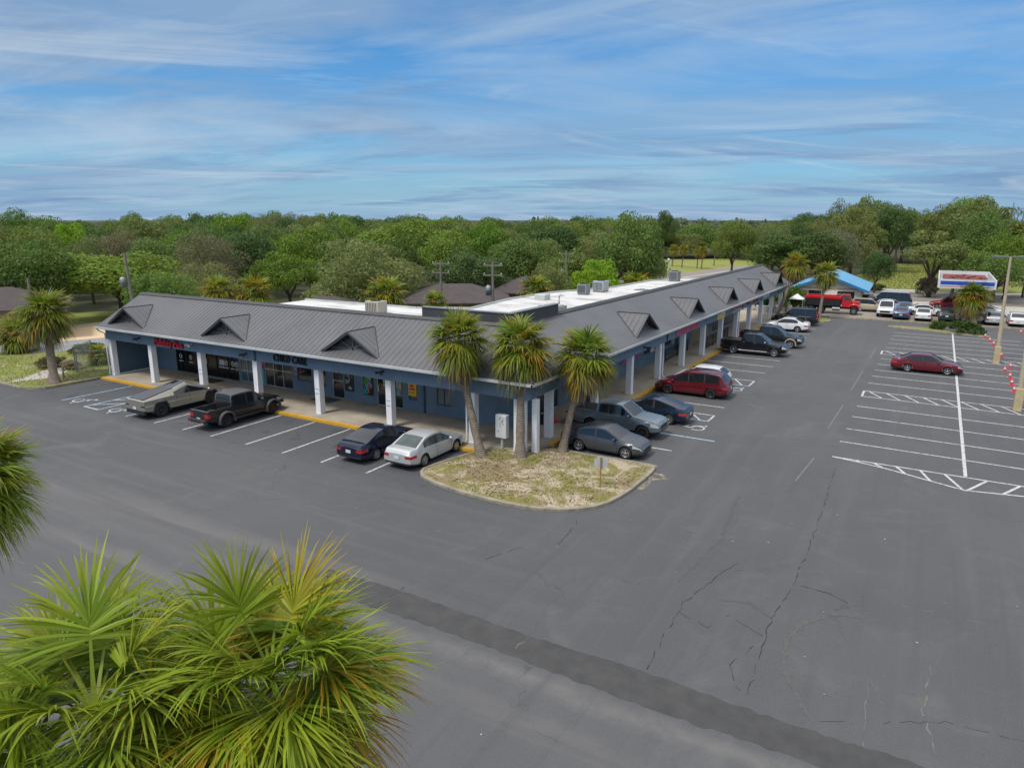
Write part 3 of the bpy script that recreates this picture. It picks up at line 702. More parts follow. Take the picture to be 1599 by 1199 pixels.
for i,(a,c) in enumerate(((-52.35,-51.1),(-51.1,-49.85),(-49.85,-48.6),(-47.35,-46.1),(-46.1,-44.75))): windowL(a+.004,c-.004,.17,2.75,2 if i in(0,4) else 1,1,BG,blk)
windowL(-48.6,-47.355,.17,2.75,1,1,BG,blk,door=True)
windowL(-44.55,-43.0,.2,2.75,2,3,M['tealglass']); windowL(-41.84,-38.95,.2,2.7,3,2,M['shopglass']); windowL(-42.75,-41.92,.17,2.7,1,1,M['tealglass'])
windowL(-38.4,-37.0,.95,2.6,1,1,M['shopglass'],M['bluedark']); windowL(-36.5,-35.62,.8,2.6,1,1,M['shopglass'],M['bluedark'])
windowL(-35.0,-33.95,.16,2.6,1,2,M['shopglass'],door=True); windowL(-33.85,-33.0,.75,2.55,1,1,M['shopglass'],M['bluedark']); windowL(-32.15,-31.25,.75,2.55,1,1,M['shopglass'],M['bluedark'])
windowL(-30.95,-28.8,.16,2.6,2,1,M['shopglass'],door=True); windowL(-28.3,-27.6,.85,2.6,1,1,M['shopglass'],M['bluedark']); windowL(-26.05,-24.95,.8,2.6,2,1,M['tealglass'],M['bluedark'])
for a,c,z0,z1 in HR:
    big_=c-a>3; dr=z0<.2
    windowR(a,c,z0,z1,max(1,round((c-a)/.85)) if big_ else 1,2 if (big_ or dr) else 1,M['shopglass'] if not (42<a<43) else M['redfilm'],M['alum'] if (big_ or dr or 42<a<43) else M['bluedark'],door=dr)
# --- signs and notices (things of their own)
def text(name,body,size,m,ext=.05,bold=True,parent=None,rot=(R(90),0,0),loc=(0,0,0),align='LEFT',sx=1,off=0):
    cu=bpy.data.curves.new(name,'FONT'); cu.body=body; cu.size=size; cu.extrude=ext; cu.align_x=align; cu.offset=off; cu.space_character=1.12
    o=bpy.data.objects.new(name,cu); COL.objects.link(o)
    dg=bpy.context.evaluated_depsgraph_get(); me=bpy.data.meshes.new_from_object(o.evaluated_get(dg))
    bpy.data.objects.remove(o); me.name=name
    me.materials.clear(); me.materials.append(m)
    o=bpy.data.objects.new(name,me); COL.objects.link(o); o.rotation_euler=rot; o.location=loc; o.scale=(sx,1,1)
    if parent: o.parent=parent
    return o
M['signred']=mat('red_sign_letter',(.60,.012,.018),.35,0,.1,3); M['signblack']=mat('black_sign_letter',(.006,.006,.007),.4,0,.1,3)
def wordsign(label,words,size,m,x0,z0,y,ext,sx,off,back=None):
    o=thing('shop_sign',label,'shop sign',(x0,y,z0)); x=0
    for w_ in words:
        t=text('lettering',w_,size,m,ext,loc=(x,0,0),sx=sx,off=off,parent=o)
        wd=max(v.co.x for v in t.data.vertices)*sx
        if back: text('letter_backing',w_,size,back,.02,loc=(.0,-.03,-.055),rot=(0,0,0),off=off+.016,parent=t)
        x+=wd+size*.32
wordsign('red lettering of the mobility shop on the blue fascia at the left',('Mobility','Plus'),.66,M['signred'],-49.0,3.22,YF-.075,.07,.86,.010,M['signblack'])
wordsign('black capital lettering over the child care entrance on blue fascia',('CHILD','CARE'),.62,M['signblack'],-36.3,3.27,YF-.055,.05,.78,.006)
def board(name,label,cat,pts,th,m,inner=None,stripes=()):
    """flat board from 4 corner points (a,b,c,d), given real thickness"""
    a=[Vector(p) for p in pts]; n=(a[1]-a[0]).cross(a[3]-a[0]).normalized()
    b=MB(); f=[tuple(p+n*th) for p in a]; k=[tuple(p) for p in a]
    b.add(k+f,[(4,5,6,7),(0,4,7,3),(1,2,6,5),(0,1,5,4),(3,7,6,2)],m)
    def uv(u,v,h): return tuple(a[0]+(a[1]-a[0])*u+(a[3]-a[0])*v+n*(th+h))
    for i,(u0,u1,v0,v1,mm) in enumerate(stripes):
        h=.004+.0025*(i%4); b.add([uv(u0,v0,h),uv(u1,v0,h),uv(u1,v1,h),uv(u0,v1,h)],[(0,1,2,3)],mm)
    loc=a[0]; o=b.build(name,None,loc=tuple(loc)); return tag(o,label,cat)
def flat(n,c,r=.5): 
    k=('flat',n)
    if k not in _cache: _cache[k]=mat(n,c,r,0,.15,4)
    return _cache[k]
yel=flat('poster_yellow',(.75,.50,.01)); red=flat('poster_red',(.60,.03,.03)); pink=flat('poster_pink',(.55,.06,.25)); cyan=flat('poster_cyan',(.03,.42,.50)); green=flat('poster_green',(.06,.34,.05)); prp=flat('poster_purple',(.20,.06,.36)); orange=flat('poster_orange',(.65,.20,.02)); wht=flat('poster_white',(.72,.72,.72)); dblue=flat('poster_blue',(.02,.09,.32)); blackf=flat('poster_black',(.012,.012,.014)); cream=flat('poster_cream',(.6,.5,.32)); lil=flat('poster_lilac',(.42,.34,.50)); teal=flat('poster_teal',(.14,.36,.34))
def poster(x0,x1,z0,z1,label,m,stripes): return board('window_poster',label,'poster',[(x0,YW-.005,z0),(x1,YW-.005,z0),(x1,YW-.005,z1),(x0,YW-.005,z1)],.012,m,None,stripes)
rp=random.Random(12)
def confetti(n,cols,s=.2): return [(u,u+rp.uniform(.4,1)*s*1.4,v,v+rp.uniform(.4,1)*s,rp.choice(cols)) for u,v in [(rp.uniform(.04,.96-s*1.4),rp.uniform(.04,.94-s)) for _ in range(n)]]
poster(-42.45,-41.93,.2,2.6,'tall cyan and pink poster beside the window left of the child care sign',cyan,[(0,1,.62,1,pink),(0,1,.5,.62,prp),(.1,.7,.7,.85,lil)])
poster(-33.82,-33.03,.8,2.5,'black poster dotted with coloured shapes right of the child care door',blackf,confetti(26,[wht,cyan,green,orange,pink,cream],.12))
poster(-32.15,-31.25,.72,2.5,'colourful flower poster with pink and green blooms beside the double door',blackf,confetti(9,[green,cyan],.25)+confetti(14,[pink,prp,orange,green,yel,cyan],.2))
poster(-28.3,-27.64,1.15,2.55,'yellow poster with red lettering in the narrow shop window',yel,[(.15,.85,.82,.9,red),(.2,.8,.7,.77,red),(.2,.65,.40,.52,red),(.15,.85,.28,.36,red),(.3,.8,.6,.64,orange),(.15,.7,.12,.18,orange)])
poster(-30.4,-29.95,1.5,2.4,'collage of small notices on the left leaf of the glass double door',cream,confetti(12,[orange,green,cream,dblue,red],.22))
poster(-29.3,-28.85,1.0,2.3,'collage of coloured notices on the right leaf of the glass double door',teal,confetti(14,[orange,green,cream,dblue,yel],.22))
poster(-38.66,-38.42,1.35,2.3,'slim pink and white notice hung beside a blue framed window',lil,[(.1,.9,.5,.95,pink),(.2,.8,.1,.4,red)])
poster(-38.2,-37.2,1.95,2.55,'olive curtain banner across the top of a window under the child care sign',flat('olive',(.14,.16,.02)),[(.1,.9,.1,.3,green)])
# white symbols on the black shop glazing
for i,x in enumerate((-51.75,-50.5,-49.25,-46.75,-46.2,-45.4,-44.98)):
    st=[(.28,.72,.55,.95,blackf),(.05,.95,.05,.16,wht),(.15,.85,.24,.32,wht)]
    kind=['ring and dash','wheelchair pictogram','walker pictogram','square notice pair','hand pictogram','scooter pictogram','bench pictogram'][i]
    b=MB(); y=YW+.015
    cx,cz=x,1.42
    if i in (3,): b.box(cx-.2,cx+.02,y,y+.006,cz-.2,cz+.2,wht); b.box(cx+.08,cx+.3,y,y+.006,cz-.2,cz+.2,wht)
    else:
        n_=14; rr_=.2
        b.add([(cx+rr_*k*math.cos(t),y,cz+rr_*k*math.sin(t)) for k in (.72,1) for t in np.linspace(0,2*math.pi,n_,endpoint=False)],[(j,(j+1)%n_,n_+(j+1)%n_,n_+j) for j in range(n_)],wht)
        for q in range(3):
            u=rp.uniform(-.09,.05); vv=rp.uniform(-.1,.04); b.box(cx+u,cx+u+.05+.03*q,y-.002*q,y+.006,cz+vv,cz+vv+.1-.02*q,wht)
    b.box(cx-.27,cx+.27,y,y+.006,cz-.42,cz-.35,wht)
    tag(b.build('window_decal',None,loc=(x,y,1.7)),'white %s decal on the black mobility shop glass'%kind,'decal')
# notices on the columns
for i,x in enumerate((-44.2,-32.68,-26.85)):
    b=MB(); y=YC-.213
    for z in (1.75,1.45):
        for k in range(5): b.box(x-.15+k*.062,x-.105+k*.062,y-.004,y,z,z+.045+.012*((k*7+i)%3),flat('faded_stencil',(.30,.34,.46)))
    tag(b.build('column_notice',None,loc=(x,y,1.4)),['faint blue stencil on the column before the black glass','faint blue stencil on the column under the child care wall','faint blue stencil on the column by the yellow poster'][i],'notice')
# right wing signs on the fascia
def fasciaR(y0,y1,z0,z1,label,m,stripes,th=.05): return board('shop_sign',label,'shop sign',[(rwx(XF,y0)+.004,y0,z0),(rwx(XF,y1)+.004,y1,z0),(rwx(XF,y1)+.004,y1,z1),(rwx(XF,y0)+.004,y0,z1)],th,m,None,stripes)
rows=lambda v0,v1,m,n=9:[(.04+k*(.92/n),.04+k*(.92/n)+.6/n,v0,v1,m) for k in range(n)]
rd2=flat('faded_red_sign',(.48,.06,.09)); 
fasciaR(54.2,60.6,3.1,3.92,'faded red two-line shop banner beside the first gate columns',M['blue'],[(0,1,.52,.98,rd2)]+[(0.04,.94,.06,.48,rd2)]+rows(.12,.42,pink,12)+rows(.6,.9,red,11))
fasciaR(65.9,68.5,3.06,3.95,'square lilac and yellow banner between two white columns',cream,[(0,1,.62,1,lil),(0,1,.45,.6,wht),(.05,.95,.05,.35,yel),(.1,.6,.5,.6,orange)])
fasciaR(71.2,75.9,3.45,3.97,'bright red sign over the white vine lettering on far fascia',red,rows(.3,.7,rd2,8))
b=MB(); r4=random.Random(4)
for k in range(26):
    y=71.3+k*.18; z=3.2+.12*math.sin(k*1.7)+r4.uniform(-.08,.08); b.xbox((rwx(XF,y)+.05,y,z),(.04,.2*r4.uniform(.6,1.2),.10),wht,rx=r4.uniform(-1,1))
tag(b.build('shop_sign',None,loc=(rwx(XF,73.5),73.5,3.2)),'curly white script lettering under the bright red sign','shop sign')
fasciaR(77.3,82.4,3.3,3.95,'dark maroon sign with orange marks before the far downspout',flat('maroon',(.10,.025,.03)),[(.05,.2,.1,.9,dblue),(.25,.45,.2,.8,orange),(.5,.95,.4,.7,rd2)])
fasciaR(83.6,88.0,3.2,3.9,'pale blue white lettering panel on fascia past the far downspout',flat('palebluesign',(.10,.22,.30)),[(.3,.42,.2,.95,wht),(.48,.58,.2,.95,wht),(.64,.74,.2,.8,wht),(.8,.9,.3,.95,wht)])
def wallsignR(y0,y1,z0,z1,label,m,stripes,name='window_poster',cat='poster'): 
    xx=lambda y:rwx(XW,y)+.006
    return board(name,label,cat,[(xx(y0),y0,z0),(xx(y1),y1,z0),(xx(y1),y1,z1),(xx(y0),y0,z1)],.02,m,None,stripes)
wallsignR(35.55,36.15,.95,2.3,'bright green poster on the dark corner wall',flat('bright_green',(.02,.42,.22)),[(.1,.5,.5,.8,wht),(.2,.8,.1,.3,cyan)])
wallsignR(40.72,41.6,1.15,2.5,'dark blue poster with white lines right of the open door',dblue,[(.15,.85,.8,.9,wht),(.15,.7,.62,.7,wht),(.2,.85,.3,.4,wht)])
wallsignR(41.64,42.05,1.0,2.5,'narrow teal poster left of the red shop window',teal,[(.1,.9,.6,.9,wht),(.2,.7,.2,.4,cyan)])
wallsignR(50.95,52.0,1.2,2.9,'pink and white poster left in the yellow topped window',pink,[(.1,.9,.7,.95,wht),(.2,.8,.2,.4,red)])
wallsignR(53.2,54.9,2.45,3.25,'yellow sign with black outlines over the pink poster',yel,[(0,1,.46,.54,blackf),(.08,.42,.6,.9,wht),(.55,.9,.6,.9,cream),(.08,.42,.1,.4,cream),(.55,.9,.1,.4,wht)],'shop_sign','shop sign')
wallsignR(53.2,54.6,1.2,2.4,'magenta poster under the yellow sign',pink,[(.1,.5,.1,.6,prp),(.5,.9,.3,.9,lil)])
wallsignR(57.2,58.1,1.1,2.5,'white shuttered notice board between two narrow dark windows',wht,[(.1,.9,.2,.25,lil),(.1,.9,.5,.55,lil)])
wallsignR(62.6,63.3,1.0,2.5,'pale grey notice board beside the iron rail door',cream,[(0,1,0,1,flat('pale_grey',(.36,.38,.4)))])
wallsignR(46.0,46.5,1.0,2.6,'red banner half hidden by the right palm crown',red,[(.1,.9,.3,.6,orange)])
# flood lights on the fascia
def flood(x,y,z,dx,dy,label,m=M['blacktrim']):
    o=thing('flood_light',label,'flood light',(x,y,z),0,'flood lights on the fascia')
    b=MB(); b.box(-.06,.06,-.06,.06,-.06,.06,m,.01); b.build('bracket',o)
    for s in (-1,1):
        b=MB(); ux,uy=-dy,dx
        p0=Vector((dx*.08,dy*.08,0)); p1=Vector((dx*.38+ux*.22*s,dy*.38+uy*.22*s,-.06)); b.tube([p0,p0+(p1-p0)*.4,p1],[.02,.05,.10],m,8); b.build('lamp_head',o)
flood(-50.9,YF-.05,3.5,0,-1,'black twin flood light left of the red lettering'); flood(-44.7,YF-.05,3.6,0,-1,'white twin flood light right of the red lettering',M['gutter'])
flood(-39.0,YF-.05,3.45,0,-1,'black twin flood light left of the child care lettering'); flood(-27.1,YF-.05,3.55,0,-1,'black twin flood light above the column by the yellow poster')
flood(rwx(XF,47.3)+.05,47.3,3.35,1,0,'black and white twin flood light on the right wing'); 
# rooftop machines
def hvac(x,y,z,sx,sy,h,label,m):
    o=thing('air_conditioner',label,'air conditioner',(x,y,z),0,'machines on the flat roof')
    b=MB(); b.box(-sx/2,sx/2,-sy/2,sy/2,.12,h,m,.03); b.build('casing',o)
    b=MB()
    for k in range(7): b.box(-sx/2-.012,-sx/2,-sy/2+.1+k*(sy-.2)/7,-sy/2+.1+k*(sy-.2)/7+.06,.2,h-.12,M['darkgrey'])
    for k in range(7): b.box(-sx/2+.1+k*(sx-.2)/7,-sx/2+.16+k*(sx-.2)/7,-sy/2-.012,-sy/2,.2,h-.12,M['darkgrey'])
    b.build('grille',o)
    b=MB(); b.lathe([(.0,h+.01),(.36,h+.01),(.4,h+.06),(.36,h+.06)],M['darkgrey'],14); b.build('fan_guard',o)
    b=MB(); b.box(-sx/2+.05,sx/2-.05,-sy/2+.05,sy/2-.05,0,.12,M['galv']); b.build('skid',o)
tanm=mat('beige_metal',(.40,.36,.29),.6,.1,.15,3); gm=mat('grey_metal',(.22,.23,.245),.55,.2,.15,3)
hvac(-34.2,38.5,5.62,1.25,1.0,.9,'large beige rooftop air conditioner above the left wing',tanm)
hvac(-26.9,57.9,5.62,.9,.9,.95,'small dark grey rooftop unit in the middle of the white roof',gm); hvac(-26.7,61.2,5.62,1.1,1.3,1.0,'pale grey rooftop unit just beyond the small dark one',mat('pale_grey_metal',(.38,.40,.42),.55,.2,.15,3)); hvac(-24.3,75.6,5.62,1.0,1.0,1.1,'grey rooftop unit at the far end beside a thin mast',gm)
o=thing('roof_mast','thin white mast with a round cap on the far white roof','mast',(-25.2,76.0,5.6)); b=MB(); b.tube([(0,0,0),(0,0,2.2)],.04,M['gutter'],6); b.build('pole',o); b=MB(); b.lathe([(.0,2.1),(.18,2.15),(.14,2.4),(0,2.45)],M['gutter'],8); b.build('cap',o)
for i,(x,y,l) in enumerate(((-28.2,52.5,'white vent box near the left edge of the right roof'),(-24.4,47.0,'low grey roof hatch behind the corner parapet'),(-25.6,50.5,'bent white vent pipe on the stained white roof'),(-23.9,64.6,'brown circular roof patch and drain near the ridge'))):
    b=MB()
    if i==0: b.box(-.5,.5,-.5,.5,0,.45,M['gutter'],.04)
    elif i==1: b.box(-.9,.9,-.7,.7,0,.28,gm,.03); b.box(-.7,.7,-.5,.5,.28,.36,M['gutter'],.03)
    elif i==2: b.tube([(0,0,0),(0,0,.6),(.2,0,.75),(.4,0,.65)],.08,M['gutter'],8)
    else: b.lathe([(0,.03),(.75,.03),(.8,.0)],flat('rust',(.22,.14,.09)),14); b.lathe([(.2,.03),(.2,.12),(0,.12)],M['galv'],10)
    ob=tag(b.build('roof_vent' if i!=3 else 'roof_drain'),l,'roof vent' if i!=3 else 'roof drain'); ob['group']='machines on the flat roof'; ob.location=(x,y,5.625)
# box on a post at the corner
o=thing('utility_cabinet','white metal cabinet with scrawled marks on a post before the corner column','cabinet',(-19.05,31.05,.15))
b=MB(); b.tube([(0,0,0),(0,0,.75)],.075,M['gutter'],8); b.build('post',o)
b=MB(); b.box(-.34,.34,-.17,.17,.62,1.88,mat('white_cabinet',(.68,.70,.68),.55,.1,.15,2),.03); c_=b.build('cabinet',o)
b=MB(); r5=random.Random(2)
for k in range(11): 
    x=r5.uniform(-.2,.18); z=r5.uniform(.95,1.75); b.xbox((x,-.176,z),(r5.uniform(.06,.2),.008,.018),dblue if k%2 else blackf,ry=r5.uniform(-1.5,1.5))
b.build('scrawl',c_)
# iron rail by the far shops
for i,(y0,y1,l) in enumerate(((58.2,64.6,'black iron railing along the wall by the grey notice board'),(66.6,71.0,'black iron rail panel behind the column under the lilac banner'),(71.6,74.3,'black iron rail panel beside the black pickup tail'))):
    x=rwx(XW+1.0,y0) if i==0 else rwx(XC-.5,y0); o=thing('iron_railing',l,'railing',(x,y0,.15),0,'iron railings on the walkway')
    for yy in np.arange(0,y1-y0+.1,(y1-y0)/2):
        b=MB(); b.box(-.03,.03,yy-.03,yy+.03,0,1.15,M['black']); b.build('post',o)
    b=MB(); b.box(-.02,.02,0,y1-y0,1.08,1.13,M['black']); b.box(-.02,.02,0,y1-y0,.15,.19,M['black']); b.build('rail',o)
    b=MB()
    for yy in np.arange(.1,y1-y0,.14): b.box(-.008,.008,yy,yy+.016,.19,1.08,M['black'])
    b.build('balusters',o)
# low white wall and bin at the far end of the walkway
b=MB(); b.box(0,3.0,0,.25,0,.75,M['gutter'],.02); b.box(-.04,3.04,-.04,.29,.75,.82,M['white'],.02); o=b.build('low_wall'); o.location=(-20.1,97.95,.15); tag(o,'low cream wall closing the far end of the walkway','wall')
def bin_(x,y,l,m=M['black'],h=1.0):
    o=thing('trash_bin',l,'trash bin',(x,y,.15)); b=MB(); b.lathe([(.0,0),(.26,0),(.32,h*.86),(.33,h*.86),(.30,h*.9)],m,12); b.build('body',o); b=MB(); b.lathe([(.33,h*.88),(.33,h*.95),(.18,h),(0,h)],m,12); b.build('lid',o)
bin_(rwx(-18.4,95.0),95.0,'black trash bin at the far end of the walkway'); bin_(rwx(-19.0,42.0),42.0,'black low tub behind the gunmetal pickup on the walkway',M['black'],.62)
# small things at the corner entrance
b=MB(); b.lathe([(0,0),(.22,0),(.25,.22),(.1,.3),(0,.3)],red,10); o=b.build('door_mat_toy'); o.name='red_bucket'; o.location=(-18.95,36.9,.15); tag(o,'small red bucket on the walkway by the dark corner door','bucket')
b=MB(); b.box(-.12,.12,-.12,.12,0,.5,M['black'],.02); b.box(-.35,.35,-.06,.06,.5,.6,M['black'],.02); o=b.build('shoe_stand'); o.name='small_stool'; o.location=(-19.35,36.2,.15); tag(o,'small black stool on the walkway beside the red bucket','stool')
for i,(x,y,sx,sy,l) in enumerate(((-47.0,33.6,2.2,1.1,'dark doormat before the black mobility shop doors'),(-35.0,33.8,1.9,1.1,'grey doormat before the child care door'))):
    b=MB(); b.box(-sx/2,sx/2,-sy/2,sy/2,0,.018,flat('mat_brown',(.07,.05,.035)) if i==0 else flat('mat_grey',(.09,.09,.085))); o=b.build('doormat'); o.location=(x,y,.152); tag(o,l,'doormat')
# ------------------------------------------------------------------ vehicles: one lofted body per car, cut into its panels
def smooth_interp(pts,xs,sig):
    px_=[p[0] for p in pts]; pz=[p[1] for p in pts]
    f=lambda q:np.interp(q,px_,pz)
    if sig<=0: return f(xs)
    k=np.linspace(-1.6,1.6,13); wgt=np.exp(-k*k); wgt/=wgt.sum()
    return sum(w_*f(xs+k_*sig) for k_,w_ in zip(k,wgt))
def wheel_parts(root,x,y,Rw,wd,side,rimm,spokes=5,rim=.66):
    b=MB(); h=wd/2
    b.lathe([(Rw*rim,-h*.8),(Rw*.9,-h),(Rw*.985,-h*.75),(Rw,-h*.4),(Rw,h*.4),(Rw*.985,h*.75),(Rw*.9,h),(Rw*rim,h*.8)],M['rubber'],22,'y')
    wl=b.build('wheel',root); wl.location=(x,y,Rw)
    b=MB(); yo=side*h
    b.lathe([(0,yo*.45),(Rw*rim*.9,yo*.45),(Rw*rim*.93,yo*.8),(Rw*rim*1.0,yo*.86)],M['black'] if spokes else rimm,18,'y')
    b.lathe([(Rw*rim*.88,yo*.80),(Rw*rim*.93,yo*.93),(Rw*rim*1.01,yo*.88)],rimm,18,'y')
    b.lathe([(0,yo*.84),(Rw*.13,yo*.84),(Rw*.15,yo*.6)],rimm,10,'y')
    for k in range(spokes):
        a=2*math.pi*k/spokes+.3; r0,r1=Rw*.08,Rw*rim*.93; w0,w1=Rw*.085*min(1,5.5/spokes),Rw*.12*min(1,5.5/spokes)
        pts=[(r0,-w0),(r1,-w1),(r1,w1),(r0,w0)]
        f=[(p*math.cos(a)-q*math.sin(a),yo*.82,p*math.sin(a)+q*math.cos(a)) for p,q in pts]; g=[(p[0],yo*.55,p[2]) for p in f]
        b.add(f+g,[(0,1,2,3),(0,4,5,1),(2,6,7,3)],rimm)
    b.build('rim',wl)
def car(name,label,cat,loc,head,L_,W_,H_,wb,fo,top,belt,col,ws,rw,pillars,seams=(),sig=.07,Rw=.33,gnd=.22,rimm=None,spokes=5,metal=0.,glass=None,wsglass=None,kind='car',bed=None,cover=None,
        roofcol=None,flare=None,cladding=None,detail=True,tumble=.15,sidew=None,lightz=(.62,.80),grille=None,rails=False,chrome=False,group=None,flat_=False,railt=.075,bumper=None,tailw=.42,mirror=True,plate=True,nose=.13,tailround=.08,shw=.965,qglass=True,rough=.2,rimr=.66,wid=.215,tailm=None):
    """x runs forward from the middle of the body; top/belt are side-view curves [(x,z)...]"""
    root=thing(name,label,cat,(loc[0],loc[1],0),head,group)
    body=paint(col,metal,rough); rimm=rimm or M['alloy']; glass=glass or M['glass']; wsg=wsglass or glass
    xF=L_/2; xR=-L_/2; axF=xF-fo; axR=axF-wb; ra=Rw*1.16
    xs=set(np.linspace(xR,xF,int(L_/.17)))
    for q in list(top): xs.add(q[0])
    for ax in (axF,axR):
        for t in np.linspace(-1,1,13): xs.add(ax+ra*math.sin(t*math.pi/2))
    for q in list(ws)+list(rw): xs.add(q)
    for a,c in pillars: xs.add(a); xs.add(c)
    for q in seams: xs.add(q-.009); xs.add(q+.009)
    for q in (xF-.05,xF-.14,xF-.3,xF-.5,xR+.05,xR+.14,xR+.3,xR+.46): xs.add(q)
    if sidew: xs.add(sidew[0]); xs.add(sidew[1])
    if bed: xs.add(bed[0]); xs.add(bed[1]); xs.add(bed[0]+.05); xs.add(bed[1]-.05)
    key=set([round(q[0],4) for q in top]+[round(q,4) for s_ in (ws,rw)+tuple(pillars) for q in s_]+[round(q+d,4) for q in seams for d in (-.009,.009)]+([round(bed[0],4),round(bed[1],4)] if bed else []))
    xs=sorted(x for x in set(round(x,4) for x in xs) if xR-1e-6<=x<=xF+1e-6)
    keep=[xs[0]]
    for x in xs[1:]:
        if x-keep[-1]<.02 and x not in key: continue
        keep.append(x)
    xs=np.array(keep); n=len(xs)
    tz=smooth_interp(top,xs,sig); bz=smooth_interp(belt,xs,sig if not flat_ else 0)
    rows=[]
    gh0=H_-max(np.interp(0,[p[0] for p in belt],[p[1] for p in belt]),.1)
    for i,x in enumerate(xs):
        dF=max(0,1-(xF-x)/.75); dR=max(0,1-(x-xR)/.6)
        w=W_/2*(1-nose*dF**2.2-tailround*dR**2.2)
        t=tz[i]; bl=min(bz[i],t-.012); gh=max(0,t-bl)
        zb=gnd+.10*max(0,1-(xF-x)/.6)**1.5+.14*max(0,1-(x-xR)/.7)**1.5
        arch=-1
        for ax in (axF,axR):
            if abs(x-ax)<ra: arch=Rw+math.sqrt(max(0,ra*ra-(x-ax)**2))*1.0-.0
        z1=max(zb,arch); zs=min(bl-.01,lightz[1]); z4=min(lightz[0],zs-.03); z3=.52*z4+.48*zb
        z2=zb+.10
        z2=max(z2,arch+.012); z3=max(z3,arch+.024); z4=max(z4,arch+.04); zs=max(zs,arch+.06); bl=max(bl,zs+.01); t=max(t,bl+.01)
        k=min(1,gh/max(.2,gh0)); rh=w*(.90-tumble*k)
        f7=max(.12,(gh-railt)/gh) if gh>.02 else .5
        yb=w*.925
        r=[(0,z1),(w*.90,z1),(w*.985,z2),(w*1.0,z3),(w*.995,z4),(w*shw,zs),(yb,bl),(yb+(rh-yb)*f7,bl+(t-bl)*f7),(rh,t),(rh*.87,t+.012*min(1,k+.5)),(rh*.5,t+.030*min(1,k+.5)),(0,t+.038*min(1,k+.5))]
        if bed and bed[0]<x<bed[1]:
            zf=t-.45 if not cover else t-.03
            r[7]=(w*.93,t-.004); r[8]=(w*.80,t); r[9]=(w*.785,zf); r[10]=(w*.4,zf+.0005); r[11]=(0,zf+.001)
        rows.append(r)
    parts={}
    def put(key,vs,m,sm=True):
        if key not in parts: parts[key]=MB()
        parts[key].add(vs,[tuple(range(len(vs)))],m,sm and not flat_)
    inr=lambda x,rng:rng[0]<x<rng[1]
    seamr=[(q-.0095,q+.0095) for q in seams]
    doorr=[]
    ss=sorted(seams,reverse=True)
    for a,c in zip(ss,ss[1:]): doorr.append((c,a))
    for i in range(n-1):
        xm=(xs[i]+xs[i+1])/2
        for j in range(11):
            for s in (1,-1):
                a=(xs[i],rows[i][j][0]*s,rows[i][j][1]); b_=(xs[i+1],rows[i+1][j][0]*s,rows[i+1][j][1]); c=(xs[i+1],rows[i+1][j+1][0]*s,rows[i+1][j+1][1]); d=(xs[i],rows[i][j+1][0]*s,rows[i][j+1][1])
                q=[a,b_,c,d] if s<0 else [d,c,b_,a]
                gh=min(rows[i][8][1]-rows[i][6][1],rows[i+1][8][1]-rows[i+1][6][1]); ghx=max(rows[i][8][1]-rows[i][6][1],rows[i+1][8][1]-rows[i+1][6][1])
                sd='l' if s>0 else 'r'
                inseam=any(inr(xm,q_) for q_ in seamr)
                key_,m_='body',body
                if j==0: key_,m_='underbody',M['blacktrim']
                elif j==1: m_=M['blacktrim']
                elif j==6 and ghx>.14 and sidew and inr(xm,sidew):
                    pil=[p for p in pillars if inr(xm,p)]
                    if pil: m_=M['blacktrim']
                    else: key_='side_window|%s%d'%(sd,sum(1 for p in pillars if p[0]>xm)); m_=glass
                elif j in (9,10) and inr(xm,ws): key_,m_='windshield',wsg
                elif j in (9,10) and inr(xm,rw): key_,m_='rear_window',glass
                elif j>=7 and roofcol and gh>.12 and not(bed and inr(xm,bed)): m_=roofcol
                elif bed and inr(xm,bed) and j in (8,9,10): key_,m_=('bed_cover',M['blacktrim']) if cover else ('truck_bed',M['blacktrim'])
                elif j==4 and xm>xF-.42: key_,m_='headlight|'+sd,M['lamp']
                elif j==4 and xm<xR+tailw: key_,m_='taillight|'+sd,tailm or M['tail']
                elif inseam and 1<j<6 and detail: m_=M['black']
                elif detail and 1<j<6:
                    for di,dr in enumerate(doorr):
                        if inr(xm,dr): key_='door|%s%d'%(sd,di)
                if j==2 and cladding: m_=body
                put(key_,q,m_,j not in (0,))
    for end,i in ((1,n-1),(-1,0)):           # end caps, split across the width
        for j in range(11):
            (y0,z0),(y1,z1)=rows[i][j],rows[i][j+1]
            if z1-z0<.004: continue
            for u0,u1 in ((-1,-.62),(-.62,.62),(.62,1)):
                x=xs[i]; bulge=lambda u:end*.045*(1-u*u)
                q=[(x+bulge(u0),y0*u0,z0),(x+bulge(u1),y0*u1,z0),(x+bulge(u1),y1*u1,z1),(x+bulge(u0),y1*u0,z1)]
                if end<0: q=q[::-1]
                sd='l' if u0>0 else 'r'; mid=abs(u0+u1)<.1; key_,m_='body',body
                if j==0: continue
                if j==1: m_=M['blacktrim']
                if end>0 and mid and j in (3,4) : key_,m_='grille',grille or M['black']
                elif end>0 and j==4: key_,m_='headlight|'+sd,M['lamp']
                elif end<0 and not mid and j==4: key_,m_='taillight|'+sd,tailm or M['tail']
                elif j==2 and bumper: key_,m_='bumper',bumper
                put(key_,q,m_,True)
    objs={}
    for k_,mb in parts.items(): objs[k_]=mb.build(k_.split('|')[0],root)
    # weld each panel so that it shades smoothly
    import bmesh
    for o in objs.values():
        bm=bmesh.new(); bm.from_mesh(o.data); bmesh.ops.remove_doubles(bm,verts=bm.verts,dist=.0008); bmesh.ops.dissolve_degenerate(bm,dist=.0005,edges=bm.edges); bm.to_mesh(o.data); bm.free()
        if not flat_:
            o.data.set_sharp_from_angle(angle=R(38))
    for ax in (axF,axR):
        for s in (1,-1): wheel_parts(root,ax,s*(W_/2-wid/2-.012),Rw,wid,s,rimm,spokes,rimr)
